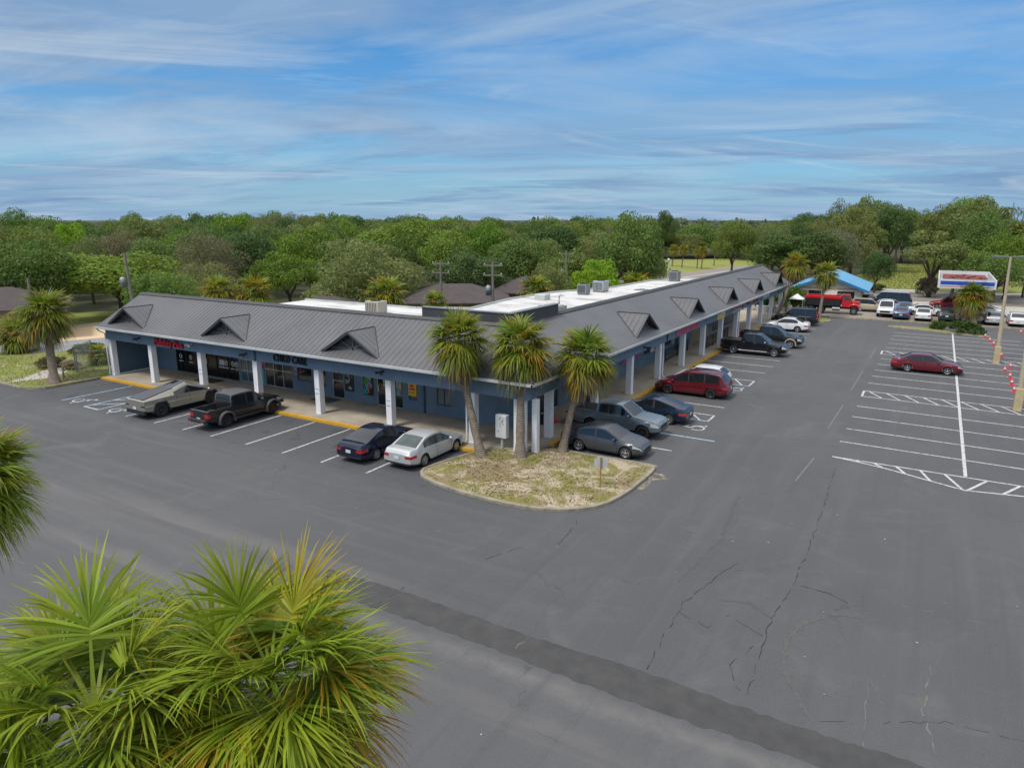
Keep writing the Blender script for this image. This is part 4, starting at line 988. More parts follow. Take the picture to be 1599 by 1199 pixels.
    if flare:
        for ax in (axF,axR):
            for s in (1,-1):
                b=MB(); ww=W_/2; out=flare[0]; th=flare[1]; vs=[]
                tt=np.linspace(R(-12),R(192),15) if not flat_ else [R(-8),R(48),R(62),R(118),R(132),R(188)]
                for t in tt:
                    for rr_,yy in ((ra*.985,ww*.93),(ra*.985,ww+out),(ra+th,ww+out*.8),(ra+th*1.15,ww*.95)):
                        vs.append((ax+rr_*math.cos(t),s*yy,Rw+rr_*math.sin(t)))
                m_=len(tt)
                b.add(vs,[(i*4+k,i*4+k+1,(i+1)*4+k+1,(i+1)*4+k) for i in range(m_-1) for k in range(3)],flare[2] if len(flare)>2 else M['blacktrim'],not flat_); b.build('wheel_flare',root)
    iF=int(np.argmin(abs(xs-ws[1])));
    if mirror:
        xm=ws[1]-.32; zz=float(np.interp(xm,xs,bz))+.07; ym=W_/2*.93
        for s in (1,-1):
            b=MB(); b.lathe([(0,-.11),(.06,-.09),(.085,0),(.06,.09),(0,.11)],chrome and M['chrome'] or (roofcol or body),10,'y',(0,0,0)); b.v=[(p[0]*.9,p[1],p[2]) for p in b.v]; b.tube([(0,-s*.12,-.03),(0,-s*.05,-.02)],.025,M['blacktrim'],6)
            o=b.build('mirror',root); o.location=(xm,s*(ym+.13),zz)
    if detail and doorr:
        for di,dr in enumerate(doorr):
            for s,sd in ((1,'l'),(-1,'r')):
                o=objs.get('door|%s%d'%(sd,di))
                if not o: continue
                xh=dr[0]+.16; zz=float(np.interp(xh,xs,bz))-.09
                b=MB(); b.box(xh-.09,xh+.09,s*(W_/2*shw+.012)-.012,s*(W_/2*shw+.012)+.012,zz-.014,zz+.014,M['chrome'] if chrome else body,.004); b.build('handle',o)
    if plate:
        zz=(lightz[0]+lightz[1])/2-.06 if kind=='car' else lightz[0]-.10
        b=MB(); b.box(xR-.062,xR-.048,-.16,.16,zz-.08,zz+.08,M['plate']); b.build('licence_plate',root)
    if rails:
        for s in (1,-1):
            b=MB(); zr=H_+.045; b.tube([(rw[1]-.05,s*W_/2*.70,zr-.07),(rw[1]+.1,s*W_/2*.70,zr),(ws[0]-.3,s*W_/2*.70,zr),(ws[0]-.1,s*W_/2*.70,zr-.06)],.022,M['blacktrim'],6); b.build('roof_rail',root)
    return root
def sedan(label,loc,head,col,L_=4.80,W_=1.82,H_=1.46,wb=2.76,fo=.93,fast=0,**k):
    h=L_/2
    top=[(-h,.80),(-h+.06,.98),(-h+.12,1.03),(-h+.62-.1*fast,1.06),(-h+1.38+.15*fast,H_-.06),(-h+1.9,H_),(-.05,H_),(.28,H_-.035),(1.12,1.0),(h-.55,.86),(h-.2,.76),(h-.06,.68),(h,.56)]
    belt=[(-h,.86),(-h+.6,1.0),(-.6,.965),(.9,.90),(h-.4,.80),(h,.62)]
    return car(k.pop('name','sedan'),label,k.pop('cat','sedan'),loc,head,L_,W_,H_,wb,fo,top,belt,col,(.30,1.14),(-h+.60-.1*fast,-h+1.42+.15*fast),k.pop('pillars',[(-.32,-.22)]),k.pop('seams',(1.0,-.27,-h+.62+.55)),sidew=(-h+1.12,1.02),gnd=k.pop('gnd',.18),lightz=k.pop('lightz',(.65,.80)),**k)
def pickup(label,loc,head,col,L_=5.85,W_=2.0,H_=1.92,wb=3.65,fo=.98,cab=2.35,hood=1.18,**k):
    h=L_/2; rail=k.pop('rail',1.28)
    xc1=h-fo-.62; xb=xc1-cab           # cowl, back of the cab
    top=[(-h,rail-.02),(-h+.03,rail),(xb-.004,rail),(xb+.012,H_-.16),(xb+.10,H_-.03),(xb+.45,H_),(xc1-1.0,H_-.005),(xc1-.72,H_-.05),(xc1+.08,hood+.06),(h-.35,hood-.06),(h-.1,hood-.14),(h,hood-.26)]
    belt=[(-h,rail-.03),(xb,rail-.02),(xc1-.4,rail-.06),(xc1+.2,hood-.02),(h-.2,hood-.17),(h,hood-.3)]
    return car(k.pop('name','pickup_truck'),label,'pickup truck',loc,head,L_,W_,H_,wb,fo,top,belt,col,(xc1-.70,xc1+.10),(xb-.002,xb+.105),[(xb+cab*.46-.05,xb+cab*.46+.05)],k.pop('seams',(xc1+.02,xb+cab*.46,xb+.06)),sig=.0 if k.get('flat_') else .035,sidew=(xb+.14,xc1-.03),
        bed=(-h+.07,xb-.05),kind='truck',Rw=k.pop('Rw',.40),gnd=k.pop('gnd',.36),lightz=k.pop('lightz',(.78,1.02)),tailw=.16,tumble=k.pop('tumble',.12),nose=k.pop('nose',.07),tailround=.02,wid=k.pop('wid',.27),**k)
def wagon(label,loc,head,col,L_=4.9,W_=1.95,H_=1.75,wb=2.9,fo=.95,hood=1.05,ra_=.42,kindname='suv',cat='suv',pill=None,**k):
    h=L_/2; xc=h-fo-.42
    top=[(-h,.84),(-h+.04,1.0),(-h+.10,1.12),(-h+ra_,H_-.07),(-h+ra_+.35,H_),(xc-1.1,H_),(xc-.8,H_-.04),(xc+.05,hood+.03),(h-.4,hood-.12),(h-.12,hood-.22),(h,hood-.40)]
    belt=[(-h,1.05),(-h+.6,1.09),(0,1.05),(xc,hood-.03),(h-.2,hood-.25),(h,hood-.42)]
    x0=-h+ra_*.75+.25; x1=xc-.05; sp=x1-x0
    pl=pill or [(x0+sp*.27-.04,x0+sp*.27+.04),(x0+sp*.62-.04,x0+sp*.62+.04)]
    return car(kindname,label,cat,loc,head,L_,W_,H_,wb,fo,top,belt,col,(xc-.80,xc+.07),(-h+.11,-h+ra_+.02),pl,k.pop('seams',(xc-.02,x0+sp*.62,x0+sp*.27)),sidew=(x0,x1),tumble=k.pop('tumble',.12),kind='car',lightz=k.pop('lightz',(.74,.94)),tailw=k.pop('tailw',.22),Rw=k.pop('Rw',.36),gnd=k.pop('gnd',.25),sig=.05,**k)
UP,DN,RT,LF=R(90),R(-90),0,R(180)
# --- parked along the left wing
sedan('dark navy sedan parked nose-in left of the silver sedan',(-24.72,27.7),UP,(.004,.007,.026),L_=4.82,W_=1.835,wb=2.795,fast=1,spokes=7)
sedan('silver sedan parked nose-in beside the grass island',(-21.98,28.2),UP,(.50,.51,.51),L_=4.8,W_=1.82,wb=2.775,metal=.35,spokes=9,glass=M['glass_light'],rough=.36)
# angular stainless pickup
h=5.68/2
ct=car('angular_pickup','angular bare stainless steel pickup truck parked nose-in by the blue bays','pickup truck',(-42.05,27.5),UP,5.68,2.03,1.79,3.63,.93,
  [(-h,1.20),(-h+.04,1.24),(-.55,1.60),(-.15,1.70),(.35,1.79),(1.98,1.20),(h-.05,.98),(h,.93)],[(-h,1.19),(-.6,1.22),(.35,1.20),(1.9,1.08),(h,.86)],(.42,.39,.33),(.36,2.0),(-.54,.345),[(.30,.36)],seams=(1.55,.33,-.62),
  sig=0,Rw=.44,gnd=.36,rimm=M['darkalloy'],spokes=6,metal=.75,glass=M['glass'],kind='truck',flat_=True,flare=(.012,.13),sidew=(-.75,1.72),lightz=(.82,.92),tumble=.30,railt=.16,nose=.10,tailround=.02,tailw=.03,mirror=True,rough=.42,cladding=True,wid=.28,rimr=.6,bed=None,tailm=M['blacktrim'])
b=MB(); zt=lambda x:np.interp(x,[-h+.04,-.55],[1.24,1.60])
b.add([(x,s*w_,zt(x)+.05) for x,s,w_ in ((-h+.08,-1,.74),(-.58,-1,.63),(-.58,1,.63),(-h+.08,1,.74))],[(0,1,2,3)],mat('slatted_cover',(.085,.085,.092),.35,.3,.1,2)); b.build('bed_cover',ct)
b=MB(); b.box(-h-.02,-h+.02,-.80,.80,1.165,1.20,M['blacktrim']); b.build('tail_bar',ct)
b=MB(); b.box(-h-.05,-h+.12,-.93,.93,.36,.62,M['blacktrim'],.03); b.build('bumper',ct)
# boxy off-road pickup
jp=pickup('dark charcoal off-road pickup with open bed, flared fenders and knobbly tyres',(-36.4,27.85),UP,(.016,.0165,.018),L_=5.5,W_=1.72,H_=1.88,wb=3.49,fo=.78,cab=2.40,hood=1.20,rail=1.22,flat_=False,flare=(.16,.09,mat('grey_flare',(.06,.061,.065),.6,0,.1,4)),Rw=.43,rimm=M['darkalloy'],spokes=8,tumble=.07,wid=.30,gnd=.45,roofcol=mat('grey_hardtop',(.075,.076,.082),.6,0,.12,3),nose=.12,rimr=.58,lightz=(.82,1.04))
b=MB(); b.box(-2.98,-2.76,-.78,.78,.55,.74,M['blacktrim'],.03); b.box(-3.02,-2.97,-.62,-.5,.56,.66,flat('tow_red',(.45,.02,.02))); b.box(-3.02,-2.97,.5,.62,.56,.66,flat('tow_red',(.45,.02,.02))); b.build('bumper',jp)
b=MB(); b.box(2.74,2.98,-.75,.75,.60,.80,M['blacktrim'],.03); b.build('bumper',jp)
b=MB(); b.box(-.50,-.485,-.05,.22,1.42,1.68,orange); o_=b.build('window_sticker',jp); o_.location=(-.46,0,.02); 
for s in (1,-1):
    b=MB(); b.box(-1.3+.4,1.3,s*.9-.07,s*.9+.07,.42,.50,M['blacktrim'],.02); b.build('side_step',jp)
# --- parked along the right wing
sedan('gunmetal grey sedan parked nose-out beside the grass island',(-14.25,33.95),RT,(.07,.075,.085),L_=4.64,W_=1.80,H_=1.44,wb=2.70,fo=.86,metal=.5,spokes=5,rough=.3)
gp=pickup('steel blue-grey crew pickup parked nose-out with its tailgate down',(-15.0,37.7),RT,(.135,.165,.185),L_=5.34,W_=1.90,H_=1.83,wb=3.2,fo=.93,cab=2.25,hood=1.15,cover=True,metal=.25,spokes=6,rimm=M['darkalloy'],bumper=M['galv'])
b=MB(); b.box(-3.2,-2.70,-.74,.74,.86,.92,M['blacktrim'],.01); b.build('tailgate',gp)
sedan('dark blue compact sedan parked nose-in beside the hatched bay',(-14.2,41.3),LF,(.012,.024,.048),L_=4.63,W_=1.80,H_=1.42,wb=2.70,fo=.90,fast=1.6,spokes=8,metal=.3)
h=5.18/2
car('minivan','maroon minivan with black wheels parked nose-in','minivan',(-13.95,49.0),LF,5.18,2.0,1.74,3.09,.98,
  [(-h,.86),(-h+.05,1.02),(-h+.14,1.20),(-h+.50,1.60),(-h+.75,1.69),(-h+1.5,1.74),(-.1,1.73),(.45,1.66),(1.55,1.08),(h-.5,.93),(h-.15,.80),(h,.62)],
  [(-h,1.10),(-h+.5,1.13),(0,1.06),(1.3,.97),(h-.3,.80),(h,.60)],(.105,.006,.011),(.50,1.55),(-h+.16,-h+.55),[(.10,.17),(-1.02,-.95)],seams=(1.22,.13,-.98),sidew=(-h+.62,1.25),tumble=.15,lightz=(.74,.90),tailw=.28,Rw=.36,gnd=.20,sig=.07,rimm=M['darkalloy'],metal=.15,railt=.085,rails=True,nose=.17)
h=4.2/2
car('hatchback','white compact car mostly hidden behind the maroon minivan','hatchback',(-14.25,51.9),LF,4.2,1.74,1.55,2.6,.85,
  [(-h,.84),(-h+.05,1.0),(-h+.12,1.12),(-h+.6,1.48),(-h+1.2,1.55),(.1,1.54),(.3,1.5),(1.2,1.02),(h-.4,.88),(h-.1,.76),(h,.60)],[(-h,1.02),(-h+.6,1.04),(.9,.93),(h-.2,.76),(h,.58)],(.62,.63,.64),(.34,1.2),(-h+.14,-h+.62),[(-.3,-.22)],sidew=(-h+.7,1.0),seams=(1.0,-.26,-h+1.1))
pickup('glossy black crew pickup with chrome wheels and steps, parked nose-out',(-13.65,67.2),RT,(.006,.006,.007),wb=3.67,cover=True,chrome=True,rimm=M['chrome'],bumper=M['chrome'],grille=M['chrome'],spokes=6)
for s in (1,-1):
    b=MB(); b.box(-1.3,1.35,s*1.0-.05,s*1.0+.05,.40,.46,M['chrome'],.02); b.build('side_step',bpy.data.objects['pickup_truck.002'] if 'pickup_truck.002' in bpy.data.objects else gp)
pickup('black crew pickup with tan wheel flares behind the glossy black one',(-13.2,72.6),RT,(.012,.0125,.015),wb=3.7,H_=1.96,flare=(.05,.10,flat('tan_trim',(.34,.29,.21))),bumper=flat('tan_trim',(.34,.29,.21)),rimm=M['alloy'],spokes=6)
sedan('white sedan parked nose-in near the end of the right wing',(-13.75,83.7),LF,(.66,.67,.68),L_=4.9,W_=1.84,H_=1.46,wb=2.85,fo=.95,spokes=9)
wagon('black full-size suv parked nose-in before the palm island',(-13.7,89.3),LF,(.014,.015,.016),L_=5.2,W_=2.0,H_=1.92,wb=3.02,fo=.98,hood=1.16,cat='suv',rails=True,lightz=(.85,1.1),Rw=.40)
# --- lone car in the lot
sedan('dark red sedan standing alone on the open lot lines',(.26,66.25),RT,(.14,.007,.011),L_=5.09,W_=1.85,H_=1.49,wb=2.81,fo=1.05,spokes=5,metal=.25)
# --- used-car lot
D=dict(detail=False)
wagon('tan suv with a red tail lamp beside the red dump truck',(-7.1,107.2),RT,(.40,.34,.25),kindname='suv',lightz=(.8,1.0),**D)
pickup('white pickup facing the lot between the tan suv and blue cars',(-4.9,104.0),DN,(.66,.67,.68),detail=False,cab=1.9)
sedan('dark blue sedan seen from behind at the edge of the car lot',(-3.05,102.0),UP,(.016,.05,.14),detail=False)
sedan('bright blue car facing the lot behind the dark blue sedan',(-2.9,107.4),DN,(.012,.10,.36),detail=False)
sedan('silver-white sedan parked left of the bright blue car',(-5.0,110.6),R(60),(.52,.53,.55),detail=False)
sedan('white sedan parked side-on in the middle of the car lot',(-.45,106.4),RT,(.68,.69,.69),detail=False)
sedan('white sedan seen from behind with red lamps, beside the side-on one',(-.65,101.8),UP,(.66,.66,.66),detail=False)
wagon('dark green hatchback seen from behind by the blue bin',(1.85,102.0),UP,(.015,.04,.04),L_=4.2,W_=1.75,H_=1.55,wb=2.5,fo=.85,hood=.98,kindname='hatchback',cat='hatchback',detail=False)
sedan('grey-green sedan facing out behind the lot palm trunk',(4.25,101.9),DN,(.10,.135,.12),detail=False)
sedan('pale silver sedan second from the right end of the car row',(6.6,102.0),UP,(.46,.48,.50),detail=False,metal=.3)
sedan('white sedan at the right end of the car row',(8.95,102.0),UP,(.66,.67,.68),detail=False)
wagon('crimson suv out on the highway apron with a blue bundle on its roof',(2.1,115.8),LF,(.30,.010,.025),L_=4.6,kindname='suv',detail=False)
b=MB(); b.lathe([(0,0),(.5,.02),(.55,.3),(.3,.55),(0,.6)],dblue,10); o=b.build('roof_bundle'); o.location=(2.6,115.8,1.76); tag(o,'blue bundle tied on the roof of the crimson suv','bundle')
sedan('white coupe side-on behind the lot palm',(6.3,110.2),RT,(.68,.69,.69),L_=4.9,H_=1.38,detail=False)
wagon('long black van with white roof parked by the blue-roofed shop',(-5.4,114.6),LF,(.012,.013,.016),L_=6.2,W_=2.0,H_=2.2,wb=3.6,fo=1.0,hood=1.2,kindname='van',cat='van',detail=False,roofcol=paint((.5,.52,.55)),Rw=.38)
wagon('black suv with its tail to the side wall of the blue-roofed shop',(-8.0,113.0),R(100),(.012,.012,.014),L_=4.8,kindname='suv',detail=False)
o=thing('wheeled_bin','bright blue wheeled bin among the cars of the car lot','bin',(2.3,106.6,0)); b=MB(); b.box(-.45,.45,-.4,.4,.08,1.1,dblue,.05); b.build('body',o); b=MB(); b.box(-.48,.48,-.44,.44,1.1,1.2,dblue,.03); b.build('lid',o)
# --- red dump truck
dt=thing('dump_truck','red-cabbed dump truck with a black tipper body, beside the blue-roofed shop','dump truck',(-11.35,102.6,0),R(2)); dt.scale=(.9,.95,.95)
rp_=paint((.50,.012,.02)); bk=mat('tipper_black',(.022,.022,.024),.55,.1,.3,2)
b=MB()   # tipper with sloped front and ribs
b.box(-3.55,1.25,-1.2,1.2,1.15,2.10,bk); 
for x in np.arange(-3.4,1.2,.55): b.box(x,x+.09,-1.25,-1.2,1.2,2.05,bk); b.box(x,x+.09,1.2,1.25,1.2,2.05,bk)
b.build('tipper_body',dt)
b=MB()
for y0,y1 in ((-1.26,-1.06),(1.06,1.26)): b.box(-3.58,1.28,y0,y1,2.103,2.45,rp_,.03)
b.box(-3.58,-3.4,-1.05,1.05,2.103,2.45,rp_,.03); b.box(1.1,1.28,-1.05,1.05,2.103,2.45,rp_,.03); b.build('top_rail',dt)
b=MB(); b.box(-3.3,3.5,-.42,.42,.72,1.0,M['black']); b.tube([(1.2,-.95,.75),(.2,-.95,.75)],.28,M['galv'],12); b.build('chassis',dt)
b=MB(); b.add([(x,s*1.0,z) for s in(-1,1) for x,z in ((1.4,1.05),(2.6,1.05),(2.62,1.85),(2.35,2.68),(1.4,2.72))],[(0,1,2,3,4),(9,8,7,6,5),(0,5,6,1),(1,6,7,2),(2,7,8,3),(3,8,9,4),(4,9,5,0)],rp_); b.build('cab',dt)
b=MB()
for s in(-1,1): b.add([(1.6,s*1.006,1.95),(2.5,s*1.006,1.95),(2.3,s*1.006,2.55),(1.6,s*1.006,2.55)],[(0,1,2,3)],M['glass_light'])
b.add([(2.633,-.85,1.92),(2.633,.85,1.92),(2.40,.85,2.60),(2.40,-.85,2.60)],[(0,1,2,3)],M['glass']); b.build('cab_window',dt)
b=MB(); b.box(2.6,3.75,-.68,.68,1.0,1.82,rp_,.08); b.build('hood',dt)
for s in(-1,1):
    b=MB(); b.tube([(2.35,s*.95,1.05),(2.6,s*.95,1.32),(3.1,s*.95,1.42),(3.55,s*.95,1.3),(3.72,s*.95,1.0)],.16,rp_,8); b.build('fender',dt)
    b=MB(); b.lathe([(0,.0),(.13,0),(.14,-.06)],M['lamp'],12); o=b.build('headlight',dt); o.location=(3.78,s*.8,1.25); o.rotation_euler=(0,R(90),0)
b=MB(); b.box(3.75,3.80,-.5,.5,1.05,1.7,M['chrome']); b.build('grille',dt)
b=MB(); b.box(3.78,3.98,-1.15,1.15,.62,.92,M['galv'],.03); b.build('bumper',dt)
for x in (3.05,-1.35,-2.7):
    for s in(1,-1): wheel_parts(dt,x,s*.95,.52,.32 if x>0 else .5,s,M['galv'],5,.52)
for o_ in dt.children:
    pass
# ------------------------------------------------------------------ foliage
def foliage(name,trans=.3,attr=False,var=.35,rough=.55):
    m,nt,b=nodes(name)
    if attr:
        at=nt.nodes.new('ShaderNodeAttribute'); at.attribute_name='Col'; base=at.outputs['Color']
    else:
        oi=nt.nodes.new('ShaderNodeObjectInfo'); base=oi.outputs['Color']
    g=nt.nodes.new('ShaderNodeNewGeometry')
    hs=nt.nodes.new('ShaderNodeHueSaturation'); L(nt,base,hs.inputs['Color'])
    rnd=g.outputs['Random Per Island']
    mr=nt.nodes.new('ShaderNodeMapRange'); L(nt,rnd,mr.inputs[0]); mr.inputs[3].default_value=1-var; mr.inputs[4].default_value=1+var; L(nt,mr.outputs[0],hs.inputs['Value'])
    f=noise(nt,objco(nt),.55 if not attr else 2.0,3,.6)
    mr2=nt.nodes.new('ShaderNodeMapRange'); L(nt,f,mr2.inputs[0]); mr2.inputs[1].default_value=.3; mr2.inputs[2].default_value=.7; mr2.inputs[3].default_value=.475; mr2.inputs[4].default_value=.522; L(nt,mr2.outputs[0],hs.inputs['Hue'])
    L(nt,hs.outputs[0],b.inputs['Base Color']); b.inputs['Roughness'].default_value=rough; b.inputs['Specular IOR Level'].default_value=.25
    tr=nt.nodes.new('ShaderNodeBsdfTranslucent'); L(nt,hs.outputs[0],tr.inputs['Color'])
    ms=nt.nodes.new('ShaderNodeMixShader'); ms.inputs[0].default_value=trans
    L(nt,b.outputs[0],ms.inputs[1]); L(nt,tr.outputs[0],ms.inputs[2]); L(nt,ms.outputs[0],nt.nodes['Material Output'].inputs['Surface'])
    return m
M['leaf']=foliage('tree_leaves',.42,False,.16)
M['frond']=foliage('palm_fronds',.36,True,.22,.45)
def raw_mesh(name,V,F4,mat_,smooth=False,colors=None):
    me=bpy.data.meshes.new(name); nv=len(V); nf=len(F4)
    me.vertices.add(nv); me.vertices.foreach_set('co',np.asarray(V,dtype=np.float32).ravel())
    me.loops.add(nf*4); me.loops.foreach_set('vertex_index',np.asarray(F4,dtype=np.int32).ravel())
    me.polygons.add(nf); me.polygons.foreach_set('loop_start',np.arange(0,nf*4,4,dtype=np.int32)); me.polygons.foreach_set('loop_total',np.full(nf,4,dtype=np.int32))
    me.update(calc_edges=True); me.materials.append(mat_)
    if smooth: me.polygons.foreach_set('use_smooth',np.ones(nf,dtype=bool))
    if colors is not None:
        ca=me.color_attributes.new('Col','FLOAT_COLOR','POINT'); ca.data.foreach_set('color',np.asarray(colors,dtype=np.float32).ravel())
    return me
def unit(v): return v/np.maximum(np.linalg.norm(v,axis=-1,keepdims=True),1e-9)
def leaf_quads(Pn,Nn,size,rs,aspect=.62):
    n=len(Pn); t=unit(np.cross(Nn,rs.normal(size=(n,3)))); b_=np.cross(Nn,t)
    s=(size*rs.uniform(.6,1.35,size=(n,1))) ; a=t*s; c=b_*s*aspect; bend=Nn*s*.18
    V=np.stack([Pn-a-bend,Pn+c*.9,Pn+a-bend,Pn-c*.9],axis=1).reshape(-1,3)
    return V,np.arange(n*4).reshape(-1,4)
def crown_points(rs,rx,rz,zc,nb,per,rb,flat=.0,gap=.0,low=-.35):
    """leaf positions on many sub-crowns spread over an uneven dome"""
    Ps=[];Ns=[]
    for k in range(nb):
        u=rs.uniform(low,1.0); a=rs.uniform(0,2*math.pi); q=math.sqrt(max(0,1-u*u)); rad=rs.uniform(.50,.86) if rs.rand()<.8 else rs.uniform(.1,.5)
        c=np.array([math.cos(a)*q*rx*rad,math.sin(a)*q*rx*rad,zc+u*rz*rad])
        r_=rb*rx*rs.uniform(.65,1.25); n=int(per*rs.uniform(.7,1.2)*(r_/(rb*rx))**1.5)
        d=unit(rs.normal(size=(n,3))+np.array([math.cos(a)*q*.4,math.sin(a)*q*.4,.42]))
        rr_=r_*(1-.45*rs.rand(n,1)**2.2); p=c+d*rr_*np.array([1,1,.82])
        Ps.append(p); Ns.append(unit(d*.8+rs.normal(size=(n,3))*.55+np.array([0,0,.08])))
    return np.concatenate(Ps),np.concatenate(Ns)
def trunk_mb(rs,h,r0,spread,zc,limbs=5):
    b=MB(); r=random.Random(int(rs.randint(1e6)))
    fork=h*.28
    b.tube([(0,0,-.2),(r.uniform(-.1,.1),r.uniform(-.1,.1),fork*.5),(r.uniform(-.15,.15),r.uniform(-.15,.15),fork)],[r0*1.35,r0,r0*.85],M['bark'],8)
    for k in range(limbs):
        a=2*math.pi*k/limbs+r.uniform(-.4,.4); e=spread*r.uniform(.55,.8)
        p=[(0,0,fork*.9),(math.cos(a)*e*.35,math.sin(a)*e*.35,fork+(zc-fork)*.6),(math.cos(a)*e*.75,math.sin(a)*e*.75,zc+r.uniform(-.2,.9)),(math.cos(a+.2)*e,math.sin(a+.2)*e,zc+r.uniform(.2,1.8))]
        b.tube(p,[r0*.6,r0*.42,r0*.26,r0*.1],M['bark'],6)
    return b
PROTO={}
def proto(kind,seed,rx,rz,zc,h,nb,per,rb,leaf,r0,low=-.35,limbs=5):
    rs=np.random.RandomState(seed); Pn,Nn=crown_points(rs,rx,rz,zc,nb,per,rb,low=low)
    V,F=leaf_quads(Pn,Nn,leaf,rs); me=raw_mesh('crown',V,F,M['leaf'])
    t=trunk_mb(rs,h,r0,rx,zc,limbs); o=t.build('trunk'); tm=o.data; bpy.data.objects.remove(o)
    PROTO.setdefault(kind,[]).append((me,tm))
# unit trees: 10 m tall, about 12 m wide
for s in (1,2,3): proto('oak',s,5.6,4.6,5.4,10,52,230,.33,.175,.32)
for s in (4,5): proto('dark',s,5.0,4.8,5.3,10,46,250,.34,.17,.30)
for s in (6,7): proto('olive',s,6.0,5.2,4.8,10,66,200,.27,.15,.28,low=-.6)
for s in (8,9): proto('bright',s,5.6,4.4,5.6,10,50,230,.31,.18,.30)
for s in (10,): proto('lime',s,4.6,4.6,5.2,10,40,210,.33,.185,.22)
for s in (11,12): proto('moss',s,4.8,4.6,5.4,10,48,150,.30,.14,.30,low=-.7)
for s in (13,14): proto('pine',s,3.6,3.9,6.2,10,32,180,.30,.15,.20,low=-.5,limbs=7)
KC={'oak':(.140,.205,.044),'dark':(.090,.155,.040),'olive':(.195,.225,.075),'bright':(.160,.250,.034),'lime':(.23,.36,.024),'moss':(.185,.188,.110),'pine':(.165,.20,.052)}
LAB={'oak':'mid green live oak','dark':'dark green round oak','olive':'large grey-green willow-like oak','bright':'fresh green broad tree','lime':'small lime green tree','moss':'grey tree hung with moss','pine':'tall thin-crowned pine'}
TREES=[(-89.5,52.5,7.6,18.5,'bright'),(-90.9,41.6,9.7,12.8,'oak'),(-66.9,43.9,7.0,7.9,'oak'),(-91,64,6.8,8,'bright'),(-93.8,74.8,10.7,13.7,'dark'),(-69.5,50.7,7.5,8.7,'olive'),(-74.5,66.7,7.4,9.6,'bright'),(-60.0,64.3,9.7,15.7,'olive'),(-78.6,97.2,11.2,21.2,'bright'),(-54.9,81.2,8.3,11.6,'dark'),(-76.2,105.3,11.1,12.9,'oak'),(-51.9,91.3,9.5,11.4,'oak'),(-44.6,89.5,7.7,9.1,'oak'),(-43.8,106.3,9.6,17.0,'olive'),(-71.0,114.8,10.2,14.6,'olive'),(-35.7,80.4,7.2,6.8,'lime'),(-36.6,77.8,6.0,4.7,'lime'),(-64.2,124.4,10.1,15.1,'dark'),(-25.9,147.8,8.6,16.4,'dark'),(-50.8,229.4,6.5,18.0,'oak'),(-20.1,148.7,9.2,13.7,'dark'),(-15.7,169.3,14.8,12.4,'pine'),(-9.9,189.7,14.0,12.1,'dark'),(-15.4,162.5,11.3,11.6,'olive'),(-8.5,134.7,6.4,6.0,'dark'),(-9,236,13.5,14,'oak'),(0,170,14.0,11.9,'pine'),(-.5,132,10.3,12.4,'pine'),(5.3,159.9,15.3,13.4,'pine'),(6.6,144.8,11.9,11.0,'oak'),(10.8,159.6,14.2,9.5,'pine'),(9.6,134.7,9.6,9.0,'bright'),(-4,241,12.5,13,'moss'),(2.8,140,7.8,9.7,'bright'),(-16.6,154.1,9.5,11.4,'moss'),(7.9,127.8,7.4,10.6,'oak'),(12.5,139.4,6.5,6.2,'oak'),(4.9,149.9,9.7,10.3,'moss'),(-134.4,66.6,11.2,10.2,'oak'),(-137.2,60.7,11.4,8.8,'moss'),(-124,65,11.2,7.6,'lime'),(-111.9,66.2,10.5,9.3,'moss'),(-122.6,77.4,11.7,11.7,'pine'),(-106.8,74.2,9.9,9.6,'bright'),(-130.7,92.3,11.3,11.8,'dark'),(-108.8,103.3,11.3,14.3,'olive'),(-106.2,91.2,10.4,10.8,'oak'),(-74.2,217.7,13.7,8.1,'dark'),(-147.6,189.2,12.3,8.5,'dark'),(-92.8,104.8,10.7,12.4,'oak'),(-66.9,235.7,9.7,21.2,'oak'),(-81.4,225.8,8.6,19.0,'oak'),(-70.3,225.3,7.5,18.5,'olive'),(-62.4,234.9,7.5,18.8,'dark'),(-38.8,74.5,6.9,6.1,'olive'),(-42.4,117.6,6.0,7.8,'oak'),(-61.3,247.5,10.6,17.5,'oak')]
NAMED={0:'broad fresh green tree behind the tan lot beyond the left gable',7:'biggest grey-green round tree behind the left wing roof',4:'tall dark oak behind the left wing, left of the big grey-green tree',15:'lime green tree over the palmettos behind the right wing roof',16:'lower lime shrub-like tree against the utility pole behind right roof',9:'dark oak behind the brown-roofed house',18:'dark spreading oak beyond the far end of the right wing',24:'small dark oak standing in the yellow field by the highway',27:'bare-trunked pine beside the yellow field right of the small oak',8:'widest fresh green tree on the ridge behind the big grey-green tree',13:'grey-green oak at the edge of the far yellow field'}
def inpoly(x,y,pl):
    c=False; j=len(pl)-1
    for i in range(len(pl)):
        if (pl[i][1]>y)!=(pl[j][1]>y) and x<(pl[j][0]-pl[i][0])*(y-pl[i][1])/(pl[j][1]-pl[i][1])+pl[i][0]: c=not c
        j=i
    return c
FIELDS=[[(-12,140),(-1,146),(1,170),(4,225),(-8,225),(-12,180)],[(-66,128),(-40,136),(-33,200),(-46,226),(-76,222),(-74,165)],[(12,100),(90,100),(90,165),(24,168),(30,400),(22,400),(17,200)]]
SKY=[(-200,347),(0,346),(40,340),(100,353),(160,353),(220,347),(300,342),(430,338),(520,343),(650,345),(760,350),(870,344),(960,346),(1040,341),(1100,343),(1200,344),(1280,340),(1310,322),(1400,323),(1440,325),(1500,318),(1560,326),(1578,352),(1800,352)]
def bearing_px(x,y): return 799.5+1131.7*math.tan(R(30.7)-math.atan2(-x,y)+0)
def ranged(x,y): return y*math.cos(R(30.7))-x*math.sin(R(30.7))
